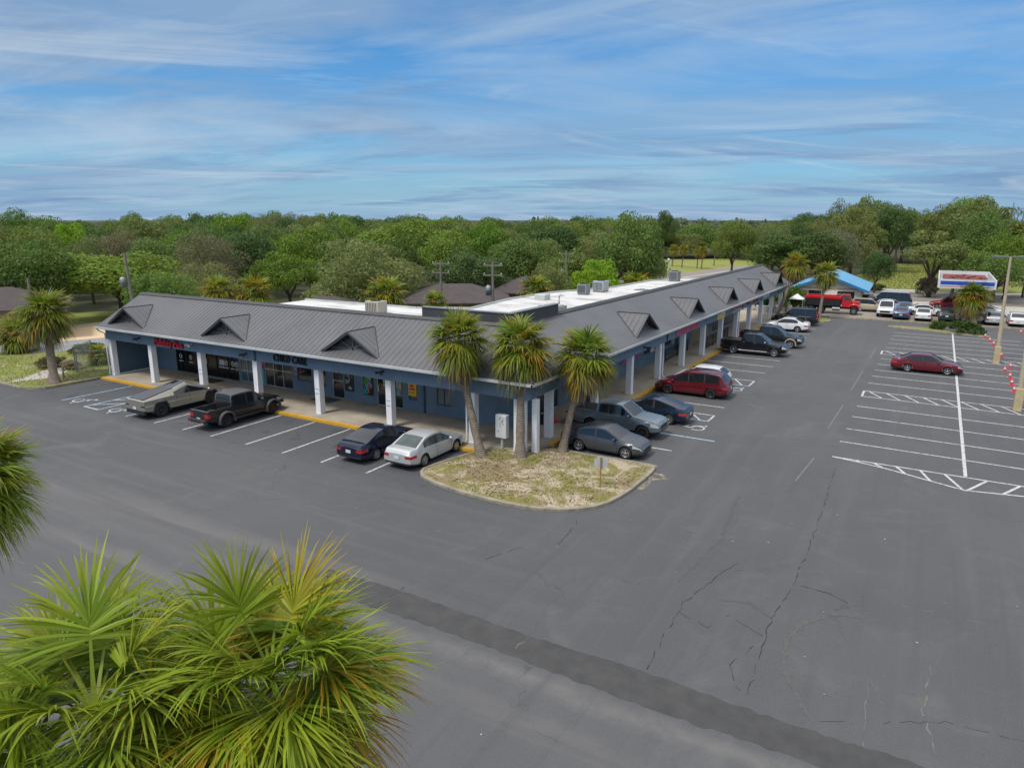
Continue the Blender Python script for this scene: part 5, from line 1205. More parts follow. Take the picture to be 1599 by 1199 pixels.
def allowed(x,y):
    d=math.hypot(x,y); px_=bearing_px(x,y)
    if px_<-160 or px_>1950: return False
    if px_>1235 and y<158: return False
    if 1574<px_<1625: return False
    if px_>1000 and d<150: return False
    if d<98 or (px_<300 and d<112): return False
    return not any(inpoly(x,y,f) for f in FIELDS)
rt_=random.Random(21)
placed=[(t[0],t[1],t[3]) for t in TREES]
extra=[]
tries=0
while len(extra)<236 and tries<60000:
    tries+=1
    ang=R(rt_.uniform(-14,69)); d=98+ (rt_.random()**1.25)*155
    x,y=-math.sin(ang)*d,math.cos(ang)*d
    if not allowed(x,y): continue
    wdt=rt_.uniform(8.5,13.5)
    if any((x-a)**2+(y-c)**2<(.40*(wdt+e))**2 for a,c,e in placed): continue
    px_=bearing_px(x,y); cap=CAMH+(343-np.interp(px_,[s[0] for s in SKY],[s[1] for s in SKY]))/1102*ranged(x,y)
    hgt=min(rt_.uniform(8.2,11.8),cap) if px_<1270 else cap*rt_.uniform(.8,1.0)
    if d>175: hgt=cap*rt_.uniform(.84,1.04)+(rt_.uniform(.6,1.6) if rt_.random()<.12 else 0)
    kind=rt_.choices(['oak','dark','olive','bright','lime','moss','pine'],[36,26,13,13,1.5,6,6])[0]
    if px_>1290: kind=rt_.choices(['oak','dark','bright','moss','pine'],[20,15,14,18,30])[0]
    placed.append((x,y,wdt)); extra.append((x,y,hgt,wdt,kind))
def jitter(c,r,a=.13): 
    k=1+r.uniform(-a,a); return (c[0]*k*(1+r.uniform(-.12,.12)),c[1]*k,c[2]*k*(1+r.uniform(-.15,.15)),1)
GW={'oak':'live oaks of the wood','dark':'dark oaks of the wood','olive':'grey-green trees of the wood','bright':'fresh green trees of the wood','lime':'lime green trees of the wood','moss':'mossy grey trees of the wood','pine':'pines of the wood'}
def tree(x,y,h_,w_,kind,label):
    o=thing('tree',label,'tree',(x,y,0),rt_.uniform(0,6.28),GW[kind])
    cm,tm=rt_.choice(PROTO[kind])
    wd={'oak':12.2,'dark':11,'olive':12.8,'bright':12,'lime':10,'moss':10.4,'pine':8.2}[kind]
    s=w_/wd; zs=h_/9.35; col_=jitter(KC[kind],rt_)
    for nm,me in (('crown',cm),('trunk',tm)):
        c=bpy.data.objects.new(nm,me); COL.objects.link(c); c.parent=o; c.scale=(s,s,zs); c.color=col_
    return o
def where(x,y):
    p=bearing_px(x,y); d=math.hypot(x,y)
    side='left' if p<430 else 'middle' if p<980 else 'far right' if p>1270 else 'right'
    return {'left':'in the wood behind the left gable','middle':'in the wood behind the flat roofs','right':'in the wood beyond the far end of the plaza','far right':'in the wood across the highway'}[side], side
for i,t in enumerate(TREES+extra):
    wpl,side=where(t[0],t[1])
    lab=NAMED.get(i,'%s %s'%(LAB[t[4]],wpl))
    o=tree(*t,lab)
    o['group']=GW[t[4]]+', '+side+' part'
# far wood that reads as one mass
rs=np.random.RandomState(99)
Vs=[];Fs=[];off=0
n_far=0
for k in range(12000):
    ang=R(rs.uniform(-16,72)); d=250*(1+ (rs.rand()**1.6)*6.5); x,y=-math.sin(ang)*d,math.cos(ang)*d
    px_=bearing_px(x,y)
    if 1572<px_<1625 and d<900: continue
    if any(inpoly(x,y,f) for f in FIELDS): continue
    if d<420 and rs.rand()<.45: continue
    cap=CAMH+(343-np.interp(px_,[s[0] for s in SKY],[s[1] for s in SKY])*.55-346*.45)/1102*ranged(x,y)*(.7 if d>500 else 1)
    h_=min(cap,18)*rs.uniform(.74,1.0)+(rs.uniform(1,3.2) if rs.rand()<.12 and d<700 else 0); w_=rs.uniform(5,8)*(1+.3*(d>600))
    n=46 if d<600 else 24
    dd=unit(rs.normal(size=(n,3))); dd[:,2]=np.abs(dd[:,2])*1.0-.15
    p=np.array([x,y,h_*.62])+dd*np.array([w_*.62,w_*.62,h_*.38])*rs.uniform(.6,1,size=(n,1))
    V,F=leaf_quads(p,unit(dd+rs.normal(size=(n,3))*.5),1.15 if d<600 else 1.7,rs,.7)
    Vs.append(V);Fs.append(F+off);off+=len(V); n_far+=1
    if n_far>5200: break
me=raw_mesh('far_woodland',np.concatenate(Vs),np.concatenate(Fs),M['leaf'])
o=bpy.data.objects.new('far_woodland',me); COL.objects.link(o); o.color=(.135,.172,.095,1); tag(o,'distant wood merging into one green mass along the horizon','woodland',kind='stuff')  # leaf colour paled towards blue, painted in place of distance haze

# ------------------------------------------------------------------ palms
GREEN=(.120,.190,.022); LGREEN=(.215,.285,.032); YEL=(.36,.26,.022); ORA=(.38,.17,.015); BROWN=(.26,.19,.115); GREY=(.27,.235,.19)
def fan(rs,base,dirv,rad,pet,nl,seg,width,colb,colt,droop,spread=1.75,fold=.35,limp=0.):
    """one costapalmate frond: stalk, then leaflets radiating from its tip; returns verts, quads, colours"""
    d=unit(dirv); up=np.array([0,0,1.0]); side=np.cross(d,up); 
    if np.linalg.norm(side)<.05: side=np.array([1.0,0,0])
    side=unit(side); nrm=unit(np.cross(side,d))
    V=[];F=[];C=[]
    tip=base+d*pet-up*pet*.10*(1-limp)
    def strip(pts,ws,lat,cb,ct):
        o=len(V); n=len(pts)
        for i,(p,w_) in enumerate(zip(pts,ws)):
            t=i/(n-1); c=tuple(cb[q]*(1-t)+ct[q]*t for q in range(3))+(1,)
            V.append(p-lat*w_); V.append(p+lat*w_); C.append(c); C.append(c)
        for i in range(n-1): F.append((o+2*i,o+2*i+1,o+2*i+3,o+2*i+2))
    strip([base,base+d*pet*.5-up*pet*.02,tip],[.028*rad,.018*rad,.012*rad],side,tuple(x*.9 for x in LGREEN) if limp<.5 else BROWN,tuple(x*.9 for x in LGREEN) if limp<.5 else BROWN)
    for k in range(nl):
        u=(k+.5)/nl*2-1; a=u*spread+rs.normal()*.035
        ld=unit(d*math.cos(a)+side*math.sin(a)+nrm*(fold*abs(math.sin(a))-.12*math.cos(a))+rs.normal(size=3)*.06)
        ln=rad*(1-.22*abs(u)**2)*rs.uniform(.88,1.08)
        st=tip+d*rad*.16*max(0,math.cos(a))
        pts=[];g=droop*rs.uniform(.5,1.9)
        for i in range(seg+1):
            t=i/seg; pts.append(st+ld*ln*t*(1-.12*g*t*t)-up*ln*g*t**2.4*.55)
        ws=[width*q*rad for q in ([.30,.62,.55,.40,.22,.05] if seg==5 else [.35,.62,.40,.06] if seg==3 else np.interp(np.linspace(0,1,seg+1),[0,.25,.6,1],[.3,.62,.45,.05]))]
        lat=unit(np.cross(ld,nrm+rs.normal(size=3)*.25))
        j=rs.uniform(.85,1.15); cb=tuple(x*j for x in colb); ct=tuple(x*j for x in colt)
        strip(pts,ws,lat,cb,ct)
    return V,F,C
def palm_mesh(seed,rc,nf,nl,seg,width,dead,yellow,open_=1.0,lowel=-50,zsq=1.0,green=None,droop0=.35,blade=.62,pet=.40):
    rs=np.random.RandomState(seed); A=([],[],[]); D=([],[],[])
    s1=math.sin(R(66)); s0=math.sin(R(lowel))
    for i in range(nf):
        t=(i+.5)/nf; el=math.asin(s1+(s0-s1)*t**.9)+rs.normal()*.13; az=i*2.39996+rs.normal()*.22
        d=np.array([math.cos(el)*math.cos(az),math.cos(el)*math.sin(az),math.sin(el)*zsq])
        g=green or GREEN; y=rs.rand()
        cb=tuple(g[q]+(LGREEN[q]-g[q])*rs.uniform(0,1)*(1-.4*t) for q in range(3)); ct=tuple(cb[q]*.8+YEL[q]*.2 for q in range(3))
        if y<yellow*(.5+t): ct=YEL if rs.rand()<.6 else ORA; cb=tuple((cb[q]*.6+YEL[q]*.4) for q in range(3))
        elif y<yellow*2.2*(.5+t): ct=tuple(cb[q]*.5+YEL[q]*.5 for q in range(3))
        v,f,c=fan(rs,np.array([0,0,-.16*rc*t]),d,rc*blade*rs.uniform(.88,1.1),rc*pet*rs.uniform(.75,1.2),nl,seg,width,cb,ct,droop0+.40*t,spread=rs.uniform(1.55,1.95),fold=rs.uniform(.15,.4))
        o=len(A[0]); A[0].extend(v); A[1].extend([tuple(o+q for q in ff) for ff in f]); A[2].extend(c)
    for i in range(dead):
        el=R(rs.uniform(-82,-30)); az=rs.uniform(0,6.28); d=np.array([math.cos(el)*math.cos(az),math.cos(el)*math.sin(az),math.sin(el)])
        cb=BROWN if rs.rand()<.6 else GREY; cb=tuple(x*rs.uniform(.7,1.2) for x in cb)
        v,f,c=fan(rs,np.array([0,0,-.18*rc]),d,rc*.55*rs.uniform(.8,1.1),rc*.36,max(8,nl*2//3),max(3,seg-1),width*.8,cb,cb,1.0,1.1,.5,1.)
        o=len(D[0]); D[0].extend(v); D[1].extend([tuple(o+q for q in ff) for ff in f]); D[2].extend(c)
    a=raw_mesh('crown',A[0],A[1],M['frond'],False,A[2]); dm=raw_mesh('dead_fronds',D[0],D[1],M['frond'],False,D[2]) if dead else None
    return a,dm
m,nt,b=nodes('palm_trunk'); v=objco(nt); wv=nt.nodes.new('ShaderNodeTexWave'); wv.bands_direction='Z'; wv.inputs['Scale'].default_value=3.2; wv.inputs['Distortion'].default_value=3; L(nt,v,wv.inputs['Vector'])
col=mix(nt,ramp(nt,noise(nt,v,4,5,.7),[(.3,0),(.7,1)]),(.13,.10,.075),(.27,.22,.17)); col=mix(nt,math_(nt,'MULTIPLY',wv.outputs['Fac'],.3),col,(.10,.08,.06)); L(nt,col,b.inputs['Base Color']); b.inputs['Roughness'].default_value=.95; bump(nt,b,wv.outputs['Fac'],.6,.03); M['palmtrunk']=m
def palm(label,base,top,crown,r0=.19,boots=0,group=None,rz=0,s=1,bow=.0,name='palm_tree',flare=1.7):
    o=thing(name,label,'palm tree',(base[0],base[1],base[2] if len(base)>2 else 0),0,group)
    dx,dy,dz=top[0]-base[0],top[1]-base[1],top[2]-(base[2] if len(base)>2 else 0)
    b=MB(); pts=[];rad=[];n=12
    dz-=.12*s
    for i in range(n+1):
        t=i/n; k=t+bow*math.sin(math.pi*t)*.25; pts.append((dx*k,dy*k,dz*t-.15*(1-t))); rad.append(r0*(flare-(flare-1)*min(1,t*6) if t<.17 else (1+.10*math.sin(t*9))*(1 if t<.9 else .72)))
    b.tube(pts,rad,M['palmtrunk'],10)
    rr_=random.Random(int(abs(base[0]*100)))
    for k in range(boots):
        t=rr_.uniform(.62,.97); a=rr_.uniform(0,6.28); p=Vector(pts[int(t*n)]); q=p+Vector((math.cos(a)*r0*1.9,math.sin(a)*r0*1.9,.38)); b.tube([p,q],[.06,.035],M['palmtrunk'],4)
    b.build('trunk',o)
    for nm,me in zip(('crown','dead_fronds'),crown):
        if me is None: continue
        c=bpy.data.objects.new(nm,me); COL.objects.link(c); c.parent=o; c.location=(dx,dy,dz+.12*s); c.rotation_euler=(0,0,rz); c.scale=(s,s,s)
    return o
mid1=palm_mesh(31,1.0,72,24,4,.05,40,.10,lowel=-56); mid2=palm_mesh(32,1.0,72,24,4,.05,42,.22,lowel=-58); mid3=palm_mesh(33,1.0,68,24,4,.05,34,.16,lowel=-50)
far1=palm_mesh(34,1.0,56,16,3,.075,32,.1,lowel=-58); far2=palm_mesh(35,1.0,50,16,3,.075,34,.4,lowel=-55)
palm('leaning palm in the grass island, left one of the three',(-19.29,29.40,.12),(-21.06,29.98,6.25),mid1,.20,6,'palms in the grass island',.4,1.9,.35)
palm('straight palm in the grass island with orange skirt, middle one of the three',(-17.43,30.20,.15),(-18.05,31.3,5.95),mid2,.22,8,'palms in the grass island',1.9,2.0,.0)
palm('right-leaning palm in the grass island, beside the gunmetal sedan',(-16.05,32.25,.12),(-15.5,33.8,5.25),mid3,.19,5,'palms in the grass island',3.0,1.9,-.25)
palm('big shaggy palm on the grass verge left of the plaza',(-57.0,27.4,.05),(-58.2,28.0,5.5),mid1,.30,14,None,2.2,2.25,.1)
palm('short bushy palm by the back street at the left edge',(-73.1,32.6),(-73.4,32.6,2.0),far1,.30,6,None,1,2.1,0)
palm('tall brown-skirted palm at the end of the right wing',(-16.4,91.6),(-14.95,94.2,7.0),far2,.20,4,None,0,1.9,.2)
palm('tall palm with a dense round head, before the dump truck',(-11.77,94.37),(-11.6,95.9,5.9),far1,.18,3,None,2,1.85,.1)
palm('thick-trunked palm between the car lot and the bush island',(4.6,99.0),(4.2,100.0,3.6),mid2,.36,14,None,4,2.25,0)
for i,(x,y,hz,s,lab) in enumerate(((-52.9,39.5,6.4,1.7,'yellowing palm crown just behind the left ridge, left of a pair'),(-51.1,41.8,6.2,2.0,'tan palm crown just behind the left ridge, right of a pair'),(-45.7,53,5.3,2.3,'broad green palm behind the beige rooftop unit'),(-37.2,49.6,5.3,1.3,'small round palm top before the brown-roofed house'),(-38.6,70.1,4.7,2.2,'clumped palm behind the right flat roof near the utility pole'),(-33.8,88.8,3.9,2.4,'low palmetto clump behind the far white roof'),(-31.5,86.5,3.6,2.1,'second palmetto clump at the edge of the far yellow field'),(-36.2,84.8,3.8,2.1,'palmetto clump below the lime green tree'))):
    palm(lab,(x,y),(x,y,hz),far2 if i in(0,1) else far1,.2,0,'palms behind the roofs',i*1.3,s)
for i,(x,y,hz,s) in enumerate(((-60.5,185.4,4.6,1.7),(-56.6,181.4,4.9,1.5),(-52.4,180.5,4.6,1.5),(-50.8,178.9,4.7,1.5),(-51.5,193.2,5.4,1.3))):
    palm('slender palm standing at the back of the far yellow field',(x,y),(x+.3,y,hz),far2,.14,0,'slender palms in the far yellow field',i,s)
palm('little palmetto growing behind the chain-link gate',(-61.2,33.3),(-61.2,33.3,.9),far1,.14,0,None,0,1.25)
# foreground palms
FG=(.205,.320,.014)
fg1=palm_mesh(58,1.0,54,52,6,.028,26,.22,lowel=-40,green=FG,droop0=.24,blade=.64,pet=.42); fg2=palm_mesh(57,1.0,54,52,6,.028,18,.10,lowel=-42,green=FG,droop0=.32,blade=.64,pet=.42); fg3=palm_mesh(53,1.0,66,40,5,.034,10,.12,lowel=-60,green=(.18,.28,.02))
palm('big foreground palm with yellow-tipped fronds, right one of the near pair',(-6.75,5.85),(-7.02,5.50,6.30),fg1,.22,16,'foreground palms',.9,1.86,0)
palm('foreground palm in the lower left corner, left one of the near pair',(-8.9,4.0),(-8.65,4.05,6.05),fg2,.22,16,'foreground palms',2.6,2.0,0)
palm('palm crown cut by the left edge of the view',(-18.6,6.4),(-15.5,5.75,7.5),fg3,.22,16,'foreground palms',1.2,1.30,0)
# ------------------------------------------------------------------ bushes, hedge, weeds
def bush(label,x,y,w_,h_,col_,seed,name='bush',d_=None):
    rs=np.random.RandomState(seed); Pn,Nn=crown_points(rs,1,.9,.45,30,95,.34,low=-.3); Pn[:,2]=np.maximum(Pn[:,2],.03)
    V,F=leaf_quads(Pn,Nn,.075,rs); me=raw_mesh('bush',V*np.array([w_/2,(d_ or w_)/2,h_/1.3]),F,M['leaf'])
    o=bpy.data.objects.new(name,me); COL.objects.link(o); o.location=(x,y,.05); o.color=(*col_,1); return tag(o,label,'bush')
bush('small round bush on the island at the head of the lot lines',1.3,92.3,2.2,1.1,(.07,.12,.02),61)
bush('large dense bush on the island beside the small round one',3.75,90.9,3.7,1.5,(.06,.11,.02),62)
bush('tall leafy shrub beyond the last white column',-15.9,101.6,3.2,3.6,(.09,.16,.025),63,d_=3)
bush('yellow-green shrub between the last column and the shop wall',-18.6,103.4,3.6,4.4,(.12,.18,.03),64,d_=3)
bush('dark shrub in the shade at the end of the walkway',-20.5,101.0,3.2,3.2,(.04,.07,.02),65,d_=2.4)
bush('pale litter heap of cut brush beside the gate',-61.2,30.9,1.7,.7,(.30,.25,.15),66,'brush_heap')
bush('scrubby low bush along the back street at the left',-67.5,35.8,3.0,.9,(.09,.11,.03),67)
bush('bronze scrub under the big shaggy palm',-63.4,30.6,2.6,.8,(.11,.10,.04),68)
bush('roadside scrub on the far verge of the highway',-9.5,141.3,4.5,1.2,(.10,.12,.03),69)
bush('dry stump-like scrub at the foot of the bare pine',-1.0,131.8,3.4,3.2,(.15,.13,.09),70)
# grass tufts, nobody could count them
def tufts(name,poly_,n,hh,seed,cols,z=.1,label='short grass',zf=None):
    rs=np.random.RandomState(seed); V=[];F=[];C=[]; xs_=[p[0] for p in poly_]; ys_=[p[1] for p in poly_]; k=0
    while k<n:
        x,y=rs.uniform(min(xs_),max(xs_)),rs.uniform(min(ys_),max(ys_))
        if not inpoly(x,y,poly_): continue
        if math.sin(x*1.3+.7)*math.cos(y*1.1)+.5*math.sin(x*2.9+y*2.3)<rs.uniform(-.9,.7): 
            if rs.rand()<.7: continue
        k+=1; z0=zf(x,y) if zf else z
        c=cols[rs.randint(len(cols))]; c=tuple(q*rs.uniform(.75,1.25) for q in c)+(1,)
        for j in range(4):
            a=rs.uniform(0,6.28); h_=hh*rs.uniform(.5,1.3); l=h_*rs.uniform(.3,1.1); w_=.012+hh*.09; dx,dy=math.cos(a),math.sin(a)
            o=len(V); V+= [(x-dy*w_,y+dx*w_,z0),(x+dy*w_,y-dx*w_,z0),(x+dx*l+dy*w_*.3,y+dy*l-dx*w_*.3,z0+h_),(x+dx*l-dy*w_*.3,y+dy*l+dx*w_*.3,z0+h_)]; F.append((o,o+1,o+2,o+3)); C+= [c]*4
    me=raw_mesh(name,V,F,M['frond'],False,C); o=bpy.data.objects.new(name,me); COL.objects.link(o); return tag(o,label,'grass',kind='stuff')
isz=lambda x,y:.11+.10*max(0,1-(((x+15.8)/5)**2+((y-28.7)/4)**2))
tufts('grass',inset(smoothpoly(isl,1),.3),3000,.04,71,[(.19,.22,.04),(.24,.24,.05),(.33,.27,.14),(.27,.20,.10)],label='sparse grass and dead leaves covering the corner island',zf=isz)
tufts('grass',[(-62,25.6),(-57,25.6),(-56,27),(-55.8,31),(-52,45),(-62,40),(-75,28),(-100,24),(-76,25.6)],3600,.08,72,[(.19,.24,.035),(.25,.27,.05),(.33,.27,.13)],.01,'rough grass on the left verge')
tufts('grass',[(-8,97.8),(40,97.8),(40,98.8),(-8,98.8)],1500,.10,73,[(.22,.24,.05),(.32,.28,.12)],.01,'grass strip along the car lot kerb')
tufts('grass',FIELDS[0],4200,.18,74,[(.17,.21,.032),(.21,.235,.045),(.15,.19,.03)],.0,'long yellow grass of the field across the highway')

# dry fronds and leaf scraps lying on the island
rs=np.random.RandomState(81); V=[];F=[];C=[]
for k in range(420):
    x,y=rs.uniform(-20.6,-11),rs.uniform(24.9,32.4)
    if not inpoly(x,y,inset(smoothpoly(isl,1),.35)): continue
    a=rs.uniform(0,6.28); l=rs.uniform(.04,.16) if k>8 else rs.uniform(.3,.6); w_=.02 if k>8 else .035; z=isz(x,y)+.02; dx,dy=math.cos(a)*l,math.sin(a)*l; nx,ny=-math.sin(a)*w_,math.cos(a)*w_
    o=len(V); V+=[(x-dx-nx,y-dy-ny,z),(x+dx-nx,y+dy-ny,z+.01),(x+dx+nx,y+dy+ny,z+.025),(x-dx+nx,y-dy+ny,z+.015)]; F.append((o,o+1,o+2,o+3)); c=[(.26,.19,.11),(.36,.29,.18),(.18,.13,.08),(.42,.36,.26)][rs.randint(4)]; C+=[(*c,1)]*4
me=raw_mesh('leaf_litter',V,F,M['frond'],False,C); o=bpy.data.objects.new('leaf_litter',me); COL.objects.link(o); tag(o,'dry leaves and bits of frond strewn on the corner island','litter',kind='stuff')
# ------------------------------------------------------------------ street furniture and neighbours
def lightpole(x,y,tx,ty,tz,label):
    o=thing('light_pole',label,'light pole',(x,y,0),0,'light poles in the lot')
    b=MB(); b.box(-.23,.23,-.23,.23,0,1.5,mat('pole_base_yellowed',(.52,.42,.24),.85,0,.25,2),.03); b.build('base',o)
    b=MB(); dx,dy=tx-x,ty-y; b.tube([(0,0,1.5),(dx*.6,dy*.6,tz*.6),(dx,dy,tz)],[.17,.13,.09],M['concrete'],8); b.build('pole',o)
    for a in (0,math.pi):
        b=MB(); c=Vector((dx,dy,tz)); u=Vector((math.cos(a+.5),math.sin(a+.5),0)); b.tube([c,c+u*.75],[.035,.035],M['galv'],6); b.xbox(tuple(c+u*1.05),(.75,.45,.16),M['galv'],rz=a+.5); b.xbox(tuple(c+u*1.05+Vector((0,0,-.09))),(.6,.34,.03),M['black'],rz=a+.5); b.build('lamp_head',o)
lightpole(5.66,55.3,5.62,55.55,13.8,'nearer concrete light pole with a square yellowed base, cut by the right edge')
lightpole(5.45,73.2,5.35,73.6,9.1,'farther concrete light pole with twin flood heads among the cones')
cone_r=flat('cone_red',(.62,.05,.06)); cone_w=flat('cone_white',(.7,.66,.66))
C0=None
for i,(x,y) in enumerate(((5.32,88.7),(5.6,86.0),(5.8,83.6),(5.84,80.4),(6.03,76.8),(6.35,71.2),(5.83,69.2),(6.01,66.6),(5.94,63.8),(5.9,61.2),(5.75,57.6),(8.8,94.0))):
    if C0 is None:
        o=thing('traffic_cone','red and white cone in the winding row between the light poles','traffic cone',(x,y,0),0,'cones between the light poles')
        b=MB(); b.box(-.24,.24,-.24,.24,0,.05,cone_r,.01); b.build('base',o)
        b=MB(); b.lathe([(.20,.05),(.17,.25),(.15,.42)],cone_r,12); b.lathe([(.15,.42),(.105,.62)],cone_w,12); b.lathe([(.105,.62),(.06,.82),(0,.83)],cone_r,12); b.build('cone',o); C0=o
    else: o=copy_tree(C0)
    o.location=(x,y,.005); o.rotation_euler=(0,0,i*.5); o.scale=(.62,.62,.64)
o['label']='single red and white cone off by itself near the right edge'; del o['group']
# back of a road sign on the island
o=thing('road_sign','small pale octagonal sign seen from behind on a brown post in the island','road sign',(-12.14,28.41,.13),R(20))
b=MB(); b.box(-.03,.03,-.03,.03,0,1.5,flat('brown_post',(.30,.17,.06))); b.build('post',o)
b=MB(); oc=[(.33*math.cos(R(22.5+45*k)),.33*math.sin(R(22.5+45*k))+1.22) for k in range(8)]; b.add([(x,.035,z) for x,z in oc]+[(x,.05,z) for x,z in oc],[tuple(range(8)),tuple(range(15,7,-1))]+[(k,(k+1)%8,8+(k+1)%8,8+k) for k in range(8)],flat('sign_back',(.46,.47,.46))); b.build('plate',o)
# chain-link gate at the left end
M['chain']=mat('chain_link_wire',(.26,.27,.27),.5,.6,.2,3)
def fence(p0,p1,h_,label,n=4,name='chain_link_fence'):
    o=thing(name,label,'fence',(p0[0],p0[1],0)); d=Vector((p1[0]-p0[0],p1[1]-p0[1])); 
    for k in range(n):
        t=k/(n-1); b=MB(); b.tube([(d.x*t,d.y*t,0),(d.x*t,d.y*t,h_)],.05 if name!='iron' else .03,M['galv'],8); b.build('post',o)
    for z in (h_-.05,.12): b=MB(); b.tube([(0,0,z),(d.x,d.y,z)],.028,M['galv'],6); b.build('rail',o)
    b=MB(); ln=d.length; u=d/ln; q=np.arange(-h_,ln,.16)
    for s_ in q:
        a0=max(s_,0); a1=min(s_+h_,ln)
        if a1<=a0: continue
        for fl in (0,1):
            z0=(a0-s_)+.08; z1=(a1-s_)
            if fl: z0,z1=h_-z0+.05,h_-z1+.05
            b.tube([(u.x*a0,u.y*a0,min(h_,max(.05,z0))),(u.x*a1,u.y*a1,min(h_,max(.05,z1)))],.006,M['chain'],3,cap=False)
    b.build('mesh',o); return o
fence((-59.5,30.5),(-55.75,33.5),1.75,'chain-link fence panels joining the left gable',3)
fence((-59.6,30.4),(-61.8,33.0),2.1,'open chain-link gate leaf standing edge-on beside the fence',2,'chain_link_gate')
o=thing('marker_post','short thin wooden stake in the sandy verge by the kerb','stake',(-58.2,28.7,0)); b=MB(); b.box(-.05,.05,-.05,.05,0,.85,M['woodpole'],.01); b.build('stake',o); b=MB(); b.box(-.11,.11,-.065,-.05,.55,.85,M['gutter']); b.build('tag',o)
# houses behind
M['shingle']=mat('brown_shingle',(.075,.060,.060),.9,0,.25,1.2,.3); M['tanstucco']=mat('tan_house_stucco',(.46,.33,.18),.9,0,.15,1)
def house(label,x,y,rz,w_,d_,ze,zr,over=.5,wins=()):
    o=thing('house',label,'house',(x,y,0),rz)
    b=MB(); b.box(-w_/2,w_/2,-d_/2,d_/2,0,ze,M['tanstucco']); b.build('wall',o)
    b=MB(); a,c=w_/2+over,d_/2+over; r_=max(.4,w_/2-d_/2)
    z0=ze-.05
    b.add([(-a,-c,z0),(a,-c,z0),(a,c,z0),(-a,c,z0),(-r_,0,zr),(r_,0,zr),(-a,-c,z0-.15),(a,-c,z0-.15),(a,c,z0-.15),(-a,c,z0-.15)],[(0,1,5,4),(1,2,5),(2,3,4,5),(3,0,4),(6,7,1,0),(7,8,2,1),(8,9,3,2),(9,6,0,3),(9,8,7,6)],M['shingle']); b.build('roof',o)
    for wx in wins:
        b=MB(); b.box(wx-.5,wx+.5,-d_/2-.04,-d_/2+.02,1.0,2.1,M['alum']); f=b.build('window',o); b=MB(); b.box(wx-.44,wx+.44,-d_/2-.055,-d_/2-.03,1.06,2.04,M['glass']); b.build('pane',f)
    return o
house('brown-roofed tan house behind the corner parapet',-50.6,71.5,R(35),12.5,8.5,2.7,4.5,.6,(-3,0,3))
house('second brown-roofed house half behind trees beside the utility pole',-47.5,84.5,R(20),9,7,2.8,4.6,.6,(-2,2))
house('tan house with dark hip roof at the left edge',-85.5,36.0,R(60),13,9,3.3,5.2,.7,(-3,2))
house('low maroon-roofed house glimpsed behind the left ridge',-57.8,57.0,R(30),9,7,2.5,3.9,.5,(0,))
# tan concrete yard beyond the back street, with a paler strip at its far edge
sheet('tan_yard',[(-76.6,37.0),(-75.6,39.4),(-74.6,41.8),(-67.5,52.5),(-80,60),(-84.9,47.2),(-85.2,41.5)],.018,M['sand'])
b=MB(); kerbrun(b,(-85.2,41.5),(-84.9,47.2),.9,.14,M['hwyconc']); kerbrun(b,(-84.9,47.25),(-80,60),.9,.14,M['hwyconc']); struct(b,'yard_strip')
# utility poles and wires
def upole(x,y,h_,lean,label,arm=True,transf=True):
    o=thing('utility_pole',label,'utility pole',(x,y,0),R(20),'utility poles behind the plaza')
    b=MB(); b.tube([(0,0,0),(lean,0,h_)],[.17,.11],M['woodpole'],8); b.build('pole',o)
    if arm:
        for z in (h_-.35,h_-1.25):
            b=MB(); b.box(lean-.9,lean+.9,-.06,.06,z-.06,z+.06,M['woodpole']); 
            b.build('crossarm',o)
            b=MB()
            for s_ in (-.8,.8): b.lathe([(.0,z+.06),(.05,z+.06),(.06,z+.14),(.03,z+.2),(0,z+.2)],M['gutter'],6,'z',(lean+s_,0,0))
            b.build('insulators',o)
    if transf: b=MB(); b.lathe([(0,h_-3.1),(.26,h_-3.1),(.28,h_-2.3),(.1,h_-2.15),(0,h_-2.15)],M['galv'],10,'z',(lean-.4,-.1,0)); b.build('transformer',o)
    return o
upole(-62,37.6,9.3,-.55,'leaning utility pole with a transformer behind the left gable',False)
upole(-42.7,57.9,8.2,0,'grey utility pole before the brown-roofed house',True,False)
upole(-35.2,55.8,8.4,0,'pale wooden utility pole with a transformer right of the house')
upole(-39.0,78.9,8.4,-.1,'utility pole beside the lime green tree')
upole(-73.4,34.3,6.8,0,'short utility pole by the left-edge house',False,False)
wm=mat('wire',(.03,.03,.03),.6)
for i,(a,c,s_) in enumerate((((-62.5,37.6,9.1),(-43.5,57.9,7.8),'top wire from the leaning pole to the grey pole'),((-62.5,37.6,8.2),(-43.5,57.9,6.9),'lower wire from the leaning pole to the grey pole'),((-43.5,57.9,7.9),(-36,55.6,8.1),'short upper wire between the two poles by the house'),((-43.5,57.9,6.95),(-36,55.6,7.1),'short lower wire between the two poles by the house'),((-62.5,37.6,7.3),(-100,5,7.5),'wire running left from the leaning pole'))):
    b=MB(); A=Vector(a);Cc=Vector(c); pts=[A.lerp(Cc,t)-Vector((0,0,.6*4*t*(1-t))) for t in np.linspace(0,1,13)]; b.tube(pts,.014,wm,4); o=b.build('power_line',None,loc=tuple(A)); tag(o,s_,'power line')
